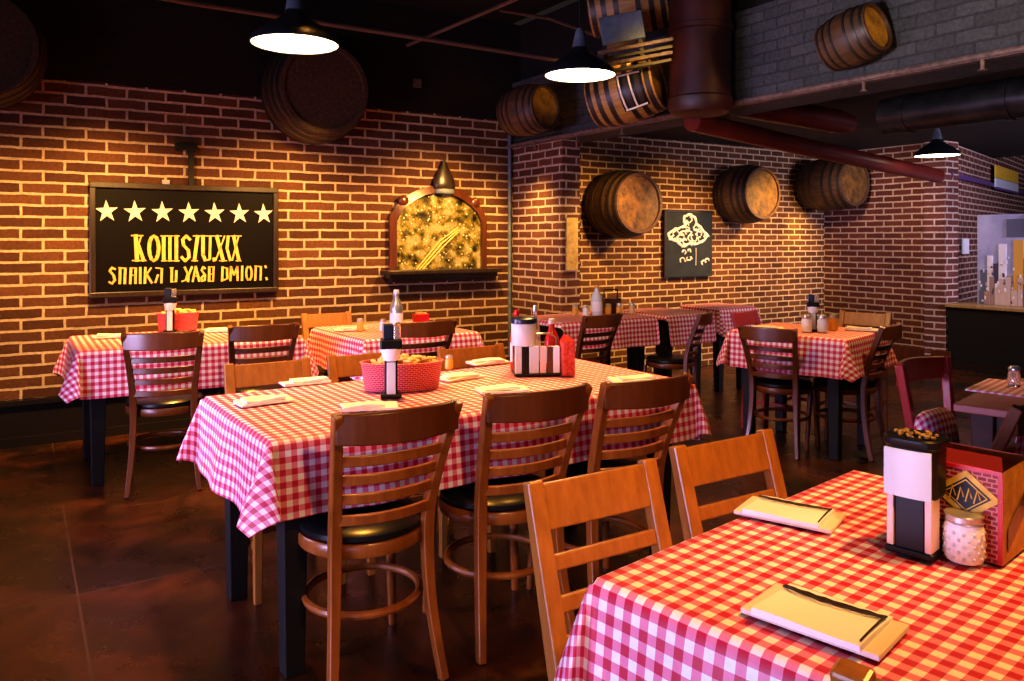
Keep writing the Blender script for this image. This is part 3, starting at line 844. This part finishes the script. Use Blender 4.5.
# square table
q = P(813, 331); tall_dispenser('white napkin dispenser with dark cap on the square table by the right wall', q, R(-20), (.9, .9, .88))
jar('white shaker left of the dispenser on the square table', off(q, -.06, -.05), M['salt'], 1.4)
jar('blue white shaker right of the dispenser on the square table', off(q, .035, -.07), M['whitep'], 1.4)
jar('amber jar on the square table', off(q, .15, .05), M['amber'], 1.3)
folded_napkin('white folded napkin on the left of the square table', P(768, 329), R(-10), 41)
folded_napkin('white folded napkin on the right of the square table', P(862, 330), R(-30), 42)
# red table
pm = MB(); pm.box((0, 0, .003), (.34, .26, .006)); o = pm.build('placemat', M['cloth_small'])
ul = o.data.uv_layers.new(name='UVMap')
for lp in o.data.loops:
    v_ = o.data.vertices[lp.vertex_index].co; ul.data[lp.index].uv = (v_.x, v_.y)
q = onplane(1014, 389, .746); o.location = (q.x, q.y, .7455); o.rotation_euler = (0, 0, T8a); tag(o, 'small checked placemat on the bare red topped table', 'placemat')
jar('glass shaker on the checked placemat at the right edge', Vector((q.x+.02, q.y+.03, .7525)), M['glass'], 1.0)

# ------------------------------------------------------------------ barrels
def barrel(label, head_c, axis, L, r, staves, headm, group, hoops=(.06, .20, .36, .64, .80, .94), end=.86):
    """head_c = centre of the visible head; axis points out of the head"""
    ax = Vector(axis).normalized()
    t = thing('barrel', label, 'barrel', head_c, 0, group)
    rot = ax.to_track_quat('Z', 'Y'); t.rotation_mode = 'QUATERNION'; t.rotation_quaternion = rot
    def rad(s): return r*(end+(1-end)*math.sin(PI*s))
    prof = [(rad(i/14), -L*(1-i/14)) for i in range(15)]
    prof = [(.002, -L+.015), (rad(0)*.9, -L+.015), (rad(0)*.9, -L)] + prof + [(rad(1)*.90, 0), (rad(1)*.89, -.02)]
    MB().lathe(prof, 36, cap=False).build('staves', staves, t, smooth=True)
    MB().lathe([(rad(1)*.895, -.028), (rad(1)*.895, -.018), (.002, -.017)], 36, cap=False).build('head', headm, t, smooth=True)
    for s in hoops:
        w = .016/L if L > .42 else .022
        MB().lathe([(rad(s-w)-.004, -L*(1-s+w)), (rad(s-w)+.004, -L*(1-s+w)), (rad(s+w)+.004, -L*(1-s-w)), (rad(s+w)-.004, -L*(1-s-w))], 36, cap=False).build('hoop', M['hoop'], t, smooth=True)
    return t
G1 = 'barrels mounted on the brick walls'
nB = -B
h_ = wall(4.99, .50, 1.68); barrel('dark barrel on the brick wall left of the chalkboard', h_, nB, .50, .325, M['barrel'], M['head'], G1)
h_ = wall(6.72, .46, 1.83); barrel('dark barrel on the brick wall right of the chalkboard', h_, nB, .46, .315, M['barrel'], M['head'], G1)
h_ = wall(7.99, .66, 1.98); b7 = barrel('shadowed barrel high in the corner of the back wall', h_, nB, .60, .305, M['barrel_shaded'], M['head'], G1)
MB().box((0, 0, -.63), (.2, .2, .08)).build('wall_mount', M['iron'], b7)
h_ = wall(2.0, .48, 2.45); barrel('shadowed dark barrel high on the left wall behind the first lamp', h_, nB, .48, .385, M['barrel_shaded'], M['barrel_shaded'], G1)
h_ = wall(-.10, .50, 2.50); barrel('dark barrel cut by the top left edge of the photo', h_, nB, .50, .36, M['barrel_shaded'], M['barrel_shaded'], G1)
G2 = 'small barrels along the grey beam'
def brl(label, u, v, Y, axis, L, r, st, hd): return barrel(label, ray(u, v, Y), axis, L, r, st, hd, G2)
brl('small barrel left of the second lamp at the end of the beam', 546, 107, 5.95, (.74, -.67, .04), .36, .195, M['barrel'], M['head_gold'])
b3 = brl('golden small barrel with an open window right of the second lamp', 660, 82, 5.0, (.87, -.48, .2), .45, .20, M['barrel_gold'], M['head'])
brl('small barrel on the grey beam near the right', 878, 26, 3.95, (.55, -.80, .22), .28, .143, M['barrel'], M['head_gold'])
brl('golden barrel cut by the top edge above the grey metal box', 668, -2, 5.1, (.95, -.25, .10), .50, .20, M['barrel_gold'], M['head_gold'])
# open window in the third barrel (a dark panel painted for the shaded hollow, with pale sticks)
L3, r3 = .45, .20
# find the side facing the camera in local space
inv = b3.rotation_quaternion.inverted()
vd = inv @ (Vector((0, 0, H)) - b3.location).normalized()
a0 = math.atan2(vd.y, vd.x)
mb = MB(); vs = []; fs = []
for i in range(9):
    for j in range(9):
        s = .52+.36*i/8; a = a0+(-.5+j/8)*1.25
        rr_ = r3*(.86+.14*math.sin(PI*s))+.003
        vs.append((rr_*math.cos(a), rr_*math.sin(a), -L3*(1-s)))
for i in range(8):
    for j in range(8): fs.append((i*9+j, i*9+j+1, (i+1)*9+j+1, (i+1)*9+j))
mb.add(vs, fs); mb.build('hollow_shade_panel', M['blackp'], b3, smooth=True)
mb = MB()
for (s0, q0, s1, q1) in ((.545, -.52, .565, .52), (.545, .50, .86, .50), (.70, -.5, .72, .5), (.55, -.50, .86, -.50)):
    pts = []
    for k in range(5):
        s = s0+(s1-s0)*k/4; a = a0+(q0+(q1-q0)*k/4)*1.1; rr_ = r3*(.86+.14*math.sin(PI*s))+.008
        pts.append((rr_*math.cos(a), rr_*math.sin(a), -L3*(1-s)))
    mb.tube(pts, .006, 6)
mb.build('stick', M['cream'], b3, smooth=True)

# ------------------------------------------------------------------ pipes, ducts and boxes up high
def pipe_thing(name, label, cat, pts, r, mt, n=14): return tag(MB().tube(pts, r, n).build(name, mt, smooth=True), label, cat)
pipe_thing('ceiling_pipe', 'long thin brown pipe under the ceiling along the left wall', 'pipe', [ray(120, 0-10, 4.2)*1, ray(185, 2, 4.55), ray(400, 35, 5.3), ray(620, 70, 5.85)], .016, M['pipe'])
p1, p2 = ray(420, 40, 5.6), ray(500, 6, 4.6); pipe_thing('ceiling_pipe', 'short thin conduit crossing the dark ceiling left of the second lamp', 'pipe', [p1+(p1-p2)*.2, p1, p2, p2+(p2-p1)*.6], .012, M['pipe'])
p1, p2 = ray(500, 10, 5.0), ray(598, 36, 5.3); pipe_thing('ceiling_pipe', 'thin conduit running to the grey metal box', 'pipe', [p1, (p1+p2)/2+Vector((0, 0, .03)), p2], .012, M['pipe'])
# red ducts
t = thing('red_duct', 'thick dark red vertical duct hanging in front of the grey beam', 'duct', (0, 0, 0))
dx, dy = 1.15, 4.83
MB().tube([(dx, dy, 3.3), (dx, dy, 2.20)], .185, 28).build('vertical_run', M['duct'], t, smooth=True)
MB().lathe([(.185, 2.21), (.195, 2.20), (.195, 2.15), (.175, 2.115), (.12, 2.10), (.01, 2.095)], 28, Matrix.Translation((dx, dy, 0)), cap=False).build('elbow', M['duct'], t, smooth=True)
MB().lathe([(.187, 2.60), (.197, 2.605), (.197, 2.635), (.187, 2.64)], 28, Matrix.Translation((dx, dy, 0)), cap=False).build('joint_band', M['duct'], t, smooth=True)
pipe_thing('red_pipe', 'dark red pipe running diagonally from the beam to the right wall', 'pipe', [ray(692, 121, 5.05), ray(800, 146, 5.85), ray(938, 176, 7.4)], .066, M['duct_red'], 20)
pipe_thing('red_duct', 'short dark red duct stub below the beam', 'duct', [ray(735, 103, 5.45), ray(835, 121, 6.05), ray(848, 124, 6.15)], [.09, .09, .075], M['duct_red'], 20)
pd = Vector((2.90, 4.25, 2.13)); e_ = B*1.3
t = thing('black_duct', 'large black round duct behind the grey beam at upper right', 'duct', pd)
MB().tube([-B*3.0, B*.95], .115, 24).build('duct_run', M['duct_black'], t, smooth=True)
for s in (.2, .8, -.7):
    MB().tube([B*(s-.02), B*(s+.02)], .121, 24).build('joint_band', M['duct_black'], t, smooth=True)
# grey metal box and rails near the second lamp
q = ray(622, 30, 4.85)
t = thing('fixture_box', 'blue grey metal box with rails high beside the golden barrels', 'box', q, R(-8))
Mx = Matrix.Rotation(R(-9), 3, 'Y')
MB().box((.0, 0, .0), (.26, .12, .17), Mx).build('box_body', M['bluegrey'], t, bevel=.006)
for k in range(4):
    MB().box((.08+.012*k, -.05+.02*(k % 2), -.115-.038*k), (.46-.03*k, .03, .022), Mx).build('rail', M['rail'] if k % 2 == 0 else M['hoop'], t, bevel=.003)
for x in (-.1, .12): MB().box((x, -.03, -.14), (.025, .02, .20), Mx).build('strap', M['hoop'], t)
# conduit beside the pier, small box
q = wall(3.86, .03, 0); tag(MB().tube([(q.x, q.y, .3), (q.x, q.y, 2.40)], .017, 10).build('conduit', M['bluegrey'], smooth=True), 'thin vertical conduit in the corner beside the brick pier', 'conduit')
q = wall(2.95, .02, 2.66); o = MB().box((0, 0, 0), (.07, .03, .07)).build('junction_box', M['rail'], bevel=.004); o.location = q; o.rotation_euler = (0, 0, TH); tag(o, 'tiny pale junction box on the dark upper wall', 'box')

# ------------------------------------------------------------------ pendant lamps
def lamp(label, c, rr_, top, power, neck=.10):
    t = thing('pendant_lamp', label, 'lamp', c, 0, 'pendant lamps')
    k = rr_
    sh_ = MB().lathe([(k*1.0, 0), (k*1.02, .004), (k*.98, .03*k/.2), (k*.72, .075*k/.2), (k*.40, .115*k/.2), (k*.26, .14*k/.2), (k*.22, .16*k/.2)], 36, cap=False).build('shade', M['shade'], t, smooth=True)
    MB().lathe([(k*.985, .003), (k*.95, .027*k/.2), (k*.69, .070*k/.2), (k*.2, .11*k/.2)], 36, cap=False).build('shade_lining', M['shade_in'], sh_, smooth=True)
    MB().lathe([(k*.23, .15*k/.2), (k*.20, .19*k/.2), (k*.13, .25*k/.2), (k*.06, .27*k/.2), (k*.02, .272*k/.2)], 24).build('socket', M['bluegrey'], t, smooth=True)
    MB().tube([(0, 0, .26*k/.2), (0, 0, top-c[2])], .007, 8).build('cord', M['iron'], t, smooth=True)
    MB().lathe([(k*.97, .006), (k*.5, .002), (k*.01, .0)], 36, cap=False).build('diffuser', M['glow'], t, smooth=True)
    L = bpy.data.lights.new('lamp_light', 'SPOT'); L.energy = power; L.color = (1, .60, .22); L.spot_size = R(150); L.spot_blend = .6; L.shadow_soft_size = k*.6
    lo = bpy.data.objects.new('lamp_light', L); C.objects.link(lo); lo.location = (c[0], c[1], c[2]-.03)
    return t
lamp('pendant lamp with dark shade on the left, nearest the camera', ray(295, 45, 3.5), .19, 3.3, 70)
lamp('pendant lamp with dark shade in the middle above the golden barrel', ray(580, 76, 4.45), .2, 3.3, 80)
lamp('small black pendant lamp at the right in front of the brick corner', ray(937, 156, 6.5), .172, 2.4, 55)

# ------------------------------------------------------------------ things on the walls
# star sign
SW, SH = 1.27, .79
q = wall(.51, .03, .945)
sg = thing('star_sign', 'black framed sign with seven stars and yellow lettering on the left wall', 'sign', q, TH)
MB().box((SW/2, 0, SH/2), (SW-.04, .02, SH-.04)).build('sign_board', M['signblack'], sg)
fr = MB()
for c_, d_ in (((SW/2, -.005, .02), (SW, .05, .04)), ((SW/2, -.005, SH-.02), (SW, .05, .04)), ((.02, -.005, SH/2), (.04, .05, SH-.08)), ((SW-.02, -.005, SH/2), (.04, .05, SH-.08))): fr.box(c_, d_)
fr.build('frame', M['frame'], sg, bevel=.006)
for k in range(7):
    cx = .105+.176*k; cz = .59; pts = []
    for i in range(10):
        a = PI/2+i*PI/5+R(3); r_ = .08 if i % 2 == 0 else .031
        pts.append((cx+r_*.92*math.cos(a), -.011, cz+r_*math.sin(a)))
    MB().prism(pts, (0, -.004, 0)).build('star', M['starc'], sg)
def sign_pt(x, y):
    u, v = 105+x/6.02, 225+y/6.02
    k = (u-512)/F; t_ = (5.074*k+3.2888)/(.848-.53*k); Y_ = 5.074+.53*t_
    return Vector((t_-.51, -.0125, H-(v-HZ)*Y_/F-.945))
def strokes(lst):
    mb = MB()
    for w, pts in lst:
        pts = [sign_pt(*p_) for p_ in pts]
        for a, b in zip(pts, pts[1:]):
            d = (b-a); L_ = d.length; d.normalize(); vert = abs(d.z)
            ww = w*.00118*(.45+.55*vert)
            mb.sweep([a-d*ww*.25, b+d*ww*.25], (ww, .004), (d.z, 0, -d.x))
    return mb
def ell(cx, cy, rx, ry, n=12): return [(cx+rx*math.cos(2*PI*k/n), cy+ry*math.sin(2*PI*k/n)) for k in range(n+1)]
line1 = [(22, [(188, 62), (196, 215)]), (16, [(162, 64), (232, 64)]), (16, [(168, 214), (250, 214)]), (9, [(222, 66), (200, 130)]), (20, [(202, 118), (236, 214)]),
 (20, ell(297, 140, 29, 74)), (20, [(356, 68), (356, 215)]), (18, [(393, 68), (393, 215)]), (18, [(340, 66), (410, 66)]), (14, [(342, 215), (372, 215)]), (14, [(380, 215), (408, 215)]),
 (20, [(432, 66), (432, 215)]), (14, [(416, 66), (450, 66)]), (14, [(414, 215), (450, 215)]), (19, [(514, 88), (492, 66), (470, 88), (476, 122), (504, 152), (508, 194), (485, 216), (463, 192)]),
 (20, [(560, 66), (540, 215)]), (14, [(532, 66), (574, 66)]), (14, [(524, 215), (560, 215)]), (20, [(592, 66), (592, 180), (606, 212), (630, 208)]), (15, [(636, 66), (632, 205)]), (14, [(575, 66), (655, 66)]),
 (18, [(658, 200), (660, 214)]), (21, [(674, 66), (714, 215)]), (9, [(722, 66), (668, 213)]), (14, [(655, 66), (705, 66)]), (14, [(690, 215), (735, 215)]), (17, [(744, 68), (736, 140), (756, 212)]),
 (10, [(806, 66), (768, 212)]), (20, [(776, 66), (808, 214)]), (14, [(760, 66), (822, 66)]), (14, [(790, 215), (820, 215)])]
line2 = [(14, [(65, 266), (46, 256), (32, 276), (56, 304), (62, 332), (45, 352), (28, 342)]), (14, [(95, 258), (92, 352)]), (14, [(125, 262), (122, 352)]), (14, [(86, 257), (128, 260)]),
 (14, [(160, 258), (155, 352)]), (14, [(188, 260), (186, 350)]), (14, [(155, 258), (190, 258)]), (12, [(157, 302), (187, 302)]), (14, [(215, 256), (215, 350)]), (14, [(246, 256), (243, 350)]), (11, [(280, 258), (250, 302)]), (14, [(254, 298), (285, 348)]),
 (13, [(308, 257), (345, 262), (342, 347)]), (12, [(322, 300), (306, 346)]), (14, [(405, 258), (403, 342)]), (14, [(432, 276), (430, 340)]), (12, [(393, 257), (416, 257)]), (12, [(398, 342), (436, 340)]),
 (13, [(482, 254), (500, 292), (490, 330), (465, 339)]), (13, [(526, 252), (506, 300), (502, 340)]), (12, [(548, 250), (530, 340)]), (14, [(548, 250), (570, 338)]), (12, [(536, 308), (562, 308)]),
 (13, [(606, 262), (594, 252), (584, 272), (604, 300), (603, 332), (588, 338), (582, 318), (600, 298)]), (14, [(630, 252), (628, 338)]), (13, [(630, 252), (662, 252)]), (12, [(630, 295), (650, 295)]), (13, [(628, 338), (656, 338)]), (11, [(656, 254), (653, 335)]),
 (14, [(710, 252), (706, 336)]), (13, [(704, 252), (736, 260), (738, 322), (704, 336)]), (13, [(760, 250), (757, 335)]), (12, [(760, 252), (778, 300), (798, 250)]), (13, [(798, 250), (800, 333)]), (14, [(828, 248), (826, 333)]),
 (13, ell(868, 290, 17, 42, 10)), (13, [(910, 246), (905, 333)]), (13, [(902, 247), (940, 250), (938, 330)]), (13, [(966, 246), (970, 256)]), (13, [(972, 316), (976, 328)])]
strokes(line1).build('large_lettering', M['gold'], sg); strokes(line2).build('small_lettering', M['gold'], sg)
# bracket above the sign
q = wall(1.16, .03, 1.70); t = thing('wall_bracket', 'dark iron bracket on the wall above the star sign', 'bracket', q, TH)
MB().box((0, 0, .17), (.035, .03, .30)).build('post', M['iron'], t); MB().box((-.035, 0, .31), (.15, .035, .05)).build('arm', M['iron'], t); MB().box((-.17, 0, .04), (.05, .03, .05)).build('clip', M['silver'], t)
# loose pale wooden strip above the sign's left half
# arched picture
q = wall(2.63, .02, 1.03)
ap = thing('arched_picture', 'arched mahogany framed floral picture with ledge and finial on the brick wall', 'picture', q, TH)
AWd, AHt = .92, .50
def arch(w, h, rise, x0, z0, n=16):
    pts = [(x0, z0), (x0+w, z0)]
    for i in range(n+1):
        u = 1-i/n; x = x0+w*u
        pts.append((x, z0+h+rise*math.sin(PI*u)**.6))
    return pts
outer = [(x, 0, z) for x, z in arch(AWd, .44, .27, .06, .06)]
inner = [(x, -.0, z) for x, z in arch(AWd-.11, .40, .25, .115, .06)]
n = len(outer); mb = MB(); vs = [Vector(p_)+Vector((0, -.03, 0)) for p_ in outer]+[Vector(p_)+Vector((0, -.05, 0)) for p_ in inner]+[Vector(p_) for p_ in outer]+[Vector(p_) for p_ in inner]; fs = []
for i in range(n):
    j = (i+1) % n; fs += [(i, j, n+j, n+i), (i, 2*n+i, 2*n+j, j), (n+i, n+j, 3*n+j, 3*n+i), (2*n+i, 3*n+i, 3*n+j, 2*n+j)]
mb.add(vs, fs); mb.build('frame', M['mahog'], ap, smooth=True)
MB().prism([(x, -.012, z) for x, z in arch(AWd-.10, .405, .25, .11, .055)], (0, .01, 0)).build('painted_panel', M['picture'], ap)
ex = MB()
for k in range(3):
    ex.tube([(.30+.03*k, -.02, .06), (.52+.02*k, -.022, .30-.02*k), (.70, -.02, .42-.02*k)], .006, 6)
ex.build('straw_stalks', M['gold'], ap, smooth=True)
MB().box((.53, -.07, .045), (1.08, .17, .035)).box((.53, -.055, .012), (1.02, .13, .04)).box((.53, -.04, -.02), (.98, .10, .03)).build('ledge', M['frame'], ap, bevel=.006)
MB().lathe([(.085, .735), (.10, .75), (.105, .79), (.085, .85), (.045, .92), (.02, .97), (.004, 1.01)], 20, Matrix.Translation((.555, -.04, 0)), sy=.5).build('finial', M['frame'], ap, smooth=True)
MB().lathe([(.088, .705), (.096, .715), (.096, .735), (.086, .745)], 20, Matrix.Translation((.555, -.04, 0)), sy=.55).build('finial_base', M['bluegrey'], ap, smooth=True)
for x in (.18, .86): MB().lathe([(.035, .66), (.05, .68), (.045, .72), (.015, .74), (.002, .745)], 14, Matrix.Translation((x, -.03, -.06)), sy=.6).build('corner_knob', M['mahog'], ap, smooth=True)
# chalkboard
q = wall(5.71, .035, .955)
cb = thing('chalkboard', 'dark chalkboard with a white chalk drawing on the back wall', 'chalkboard', q, TH)
CW, CH = .69, .70
MB().box((CW/2, 0, CH/2), (CW, .025, CH)).build('board', M['board'], cb, bevel=.004)
MB().box((.012, -.006, CH/2), (.024, .03, CH)).box((CW/2, -.006, CH-.012), (CW, .03, .024)).build('frame', M['frame'], cb)
r = random.Random(12); ck = MB()
def cpt(x, y, j=3): return ((x-50+r.uniform(-j, j))/440*CW, -.0145, CH*(650-y+r.uniform(-j, j))/600)
ol = [(220, 160), (230, 112), (275, 88), (326, 120), (336, 170), (388, 220), (448, 282), (410, 320), (345, 355), (272, 350), (212, 380), (160, 330), (98, 310), (86, 266), (150, 226), (218, 202), (244, 172)]
ol2 = []
for a, b in zip(ol, ol[1:]+ol[:1]):
    for k in range(3): ol2.append(cpt(a[0]+(b[0]-a[0])*k/3, a[1]+(b[1]-a[1])*k/3, 6))
ck.tube(ol2, [.010+.010*r.random() for _ in ol2], 6, closed=True)
for x, y, q_ in ((272, 135, 24), (262, 255, 26), (200, 295, 28), (360, 265, 24), (285, 300, 26), (130, 300, 18), (330, 245, 20), (255, 225, 18), (250, 190, 20), (340, 205, 26), (150, 268, 28), (215, 262, 22), (318, 305, 30), (232, 335, 22), (375, 312, 26), (428, 288, 18), (180, 320, 16), (290, 345, 18), (225, 430, 18), (272, 418, 14), (212, 500, 26), (272, 485, 20), (405, 525, 18), (440, 505, 18)):
    n_ = r.randint(6, 9); ph = r.uniform(0, 6)
    ck.tube([cpt(x+q_*math.cos(ph+5.2*k/n_), y+q_*math.sin(ph+5.2*k/n_), q_*.28) for k in range(n_)], [.005+.008*r.random() for _ in range(n_)], 5)
ck.tube([cpt(335, 390), cpt(337, 470), cpt(335, 550)], .0035, 5)
ck.build('chalk_drawing', M['chalk'], cb, smooth=True)
# small yellow print on the pier return
q = AB(3.80+.09, 5.30-.012, 0); pz0, pz1 = 1.34-30/119, 1.34+22/119
o = MB().box((0, 0, 0), (.115, .015, pz1-pz0)).build('wall_print', M['poster']); o.location = (q.x, q.y, (pz0+pz1)/2); o.rotation_euler = (0, 0, TH); tag(o, 'narrow yellow lit print on the side of the brick pier', 'picture')

# counter, skyline panel, small notices at the right
q = AB(aR, bR)
ct_ = thing('service_counter', 'low black service counter with wooden edge at the right', 'counter', q, TH)
MB().box((.30, -1.3, .32), (.58, 2.56, .64)).build('counter_front', M['counter'], ct_)
MB().box((.29, -1.3, .66), (.64, 2.58, .035)).build('counter_top', M['ctop'], ct_, bevel=.005)
MB().box((-.0, -1.3, .05), (.03, 2.56, .1)).build('kick_plate', M['baseboard'], ct_)
q = AB(aR+.22, 4.40)
sk = thing('skyline_panel', 'city skyline picture panel standing on the black counter', 'picture', (q.x, q.y, .68), TH)
PW, PH = 1.15, .92
MB().box((.012, -PW/2, PH/2), (.02, PW, PH)).build('sky_print', mottled('lavender_sky', (.26, .28, .48), (.42, .44, .64), 3, .5), sk)
cols = [mat('tower_%d' % k, c_, .6) for k, c_ in enumerate([(.10, .11, .18), (.72, .70, .78), (.62, .34, .06), (.30, .20, .18), (.05, .05, .09), (.52, .40, .36)])]
bd = MB(); r = random.Random(4); y = -.03
towers = [(.07, .35, 0), (.06, .50, 1), (.05, .42, 4), (.08, .62, 1), (.06, .30, 3), (.10, .66, 2), (.05, .48, 4), (.09, .58, 0), (.08, .72, 4), (.07, .44, 5), (.10, .60, 1), (.09, .36, 3), (.08, .5, 0)]
for w, h, ci in towers:
    bd.box((-.002, y-w/2, h/2), (.006, w*.92, h), m=ci); y -= w
y = -.02
for k in range(20):
    w = r.uniform(.04, .07); h = r.uniform(.12, .30); ci = r.choice([3, 5, 5, 0, 1]); bd.box((-.007, y-w/2, h/2), (.004, w*.9, h), m=ci); y -= w
    if y < -1.07: break
for k in range(90):
    yy = r.uniform(-1.1, -.03); zz = r.uniform(.03, .50)
    bd.box((-.0095, yy, zz), (.003, r.uniform(.008, .02), r.uniform(.012, .04)), m=r.choice([0, 1, 2, 4, 5, 1]))
bd.build('towers', cols, sk)
MB().box((-.004, -.44, PH-.14), (.01, .30, .18)).build('dark_patch', cols[0], sk); MB().box((-.010, -.54, PH-.09), (.01, .14, .16)).build('white_patch', cols[1], sk)
wa = math.atan2(.748, .664); wdv = Vector((.664, .748, 0)); wn = Vector((.748, -.664, 0))
q = pc + wdv*.80 + wn*.02
o = MB().box((0, 0, 0), (.30, .012, .17)).build('wall_notice', M['paper']); o.location = (q.x, q.y, 1.27); o.rotation_euler = (0, 0, wa); tag(o, 'small white notice on the brick wall beside the skyline panel', 'notice')
q = pc + wdv*2.35 + wn*.06
t = thing('banner_sign', 'yellow and white banner high on the wall at the right edge', 'sign', (q.x, q.y, 0), wa)
MB().box((.6, 0, 2.20), (1.5, .02, .16)).build('yellow_band', M['ochre'], t); MB().box((.6, 0, 2.06), (1.5, .02, .11)).build('white_band', M['whitep'], t); MB().box((.6, -.004, 1.99), (1.5, .02, .03)).build('purple_edge', M['purple'], t)

# ------------------------------------------------------------------ lights, world, camera
def spot(loc, tgt, e, col=(1, .62, .26), size=60, blend=.7, soft=.08):
    L = bpy.data.lights.new('spot', 'SPOT'); L.energy = e; L.color = col; L.spot_size = R(size); L.spot_blend = blend; L.shadow_soft_size = soft
    o = bpy.data.objects.new('spot', L); C.objects.link(o); o.location = loc
    o.rotation_euler = (Vector(tgt)-Vector(loc)).to_track_quat('-Z', 'Y').to_euler(); return o
def area(loc, tgt, e, col, sx, sy):
    L = bpy.data.lights.new('area', 'AREA'); L.energy = e; L.color = col; L.shape = 'RECTANGLE'; L.size = sx; L.size_y = sy; L.spread = R(115)
    o = bpy.data.objects.new('area', L); C.objects.link(o); o.location = loc
    o.rotation_euler = (Vector(tgt)-Vector(loc)).to_track_quat('-Z', 'Y').to_euler(); return o
WARM = (1, .45, .075)
c1 = AB(1.55, 2.75)
spot((c1.x-.45, c1.y+.1, 3.0), (c1.x-.45, c1.y-.15, .75), 225, WARM, 44)
spot((c1.x+.5, c1.y+.6, 3.0), (c1.x+.5, c1.y+.35, .75), 215, WARM, 44)
spot((1.3, 1.3, 2.7), (.80, 1.30, .75), 185, (1, .45, .10), 62)
spot((.9, .1, 2.5), (.0, 2.7, .40), 150, (1, .52, .18), 44)
spot((-1.75, 4.95, 2.6), (-1.8, 4.95, .75), 330, WARM, 62)
spot((-.6, 5.2, 2.5), (-.6, 5.2, .75), 150, WARM, 54)
spot((1.0, 6.0, 2.3), (1.05, 6.1, .75), 160, WARM, 80)
spot((2.0, 5.2, 2.3), (1.97, 5.25, .75), 80, WARM, 65)
spot((2.7, 3.9, 2.25), (2.6, 4.0, 0), 70, (1, .60, .20), 100, 1.0)
spot((-2.1, 3.3, 2.6), (-2.2, 3.4, 0), 60, (1, .45, .12), 50, 1.0)
# wall washers
for tt_, e in ((-.5, 120), (.6, 190), (1.8, 190), (3.1, 190)):
    spot(wall(tt_, 1.0, 2.15), wall(tt_, 0, .95), e, (1, .53, .15), 105, 1.0)
for tt_, e in ((4.6, 140), (5.8, 160), (7.0, 170)):
    spot(wall(tt_, 1.25, 2.0), wall(tt_, 0, 1.0), e, (1, .56, .17), 100, 1.0)
spot(wall(7.75, .40, 1.75), wall(7.9, 0, 1.3), 45, (1, .60, .12), 80, 1.0)
spot(wall(3.62, .30, 2.0), wall(3.62, 0, 1.45), 22, (1, .62, .15), 62, 1.0)
spot(AB(3.42, 5.62, 2.0), AB(3.8, 5.62, 1.35), 48, (1, .60, .16), 80, 1.0)
spot(AB(3.92, 4.95, 1.95), AB(3.89, 5.3, 1.35), 14, (1, .60, .16), 50, .8)
spot(AB(6.9, 4.9, 2.1), AB(aR, 5.2, 1.2), 60, (1, .66, .46), 110, 1.0)
spot((2.7, 2.5, 2.2), (1.85, 3.95, 2.38), 45, (1, .62, .22), 30, .6)  # this and the next spots are unseen, added to light the beam's small barrels
spot((.75, 4.95, 2.45), (.30, 5.88, 2.34), 45, (1, .60, .16), 40, .8)
spot((1.0, 3.9, 2.62), (.80, 5.0, 2.40), 60, (1, .60, .16), 26, .8)
area((-2.5, 2.7, 1.0), (1.7, 5.0, .6), 18, (.70, .55, 1.0), .9, .5)  # unseen cool fill added for the left face of the square table's cloth
# daylight from windows at left and behind
area((-3.6, -.6, .70), (.2, 2.6, .60), 72, (.64, .55, 1.0), 2.0, .8)
area((-.6, -.9, .70), (.9, 1.4, .55), 4, (.74, .70, 1.0), 1.2, .8)
area((6.4, 4.6, 2.2), (5.2, 8.6, 1.6), 110, (.80, .70, 1.0), 1.2, 1.2)  # unseen lavender fill at right for the angled brick wall
spot((.4, 2.6, 1.9), (2.6, 4.3, 2.55), 60, (1, .92, .78), 80, 1.0)  # unseen spot added to brighten the grey beam
w = bpy.data.worlds.new('World'); bpy.context.scene.world = w; w.use_nodes = True
w.node_tree.nodes['Background'].inputs[0].default_value = (.55, .42, .36, 1); w.node_tree.nodes['Background'].inputs[1].default_value = .03

cam = bpy.data.cameras.new('camera'); co_ = bpy.data.objects.new('camera', cam); C.objects.link(co_)
cam.sensor_width = 36; cam.lens = F/1024*36; cam.shift_y = -(340.5-HZ)/1024; cam.clip_start = .02
co_.location = (0, 0, H); co_.rotation_euler = (PI/2, 0, 0)
bpy.context.scene.camera = co_
vs_ = bpy.context.scene.view_settings
vs_.view_transform = 'Standard'; vs_.look = 'Medium High Contrast'; vs_.exposure = .18; vs_.gamma = 1
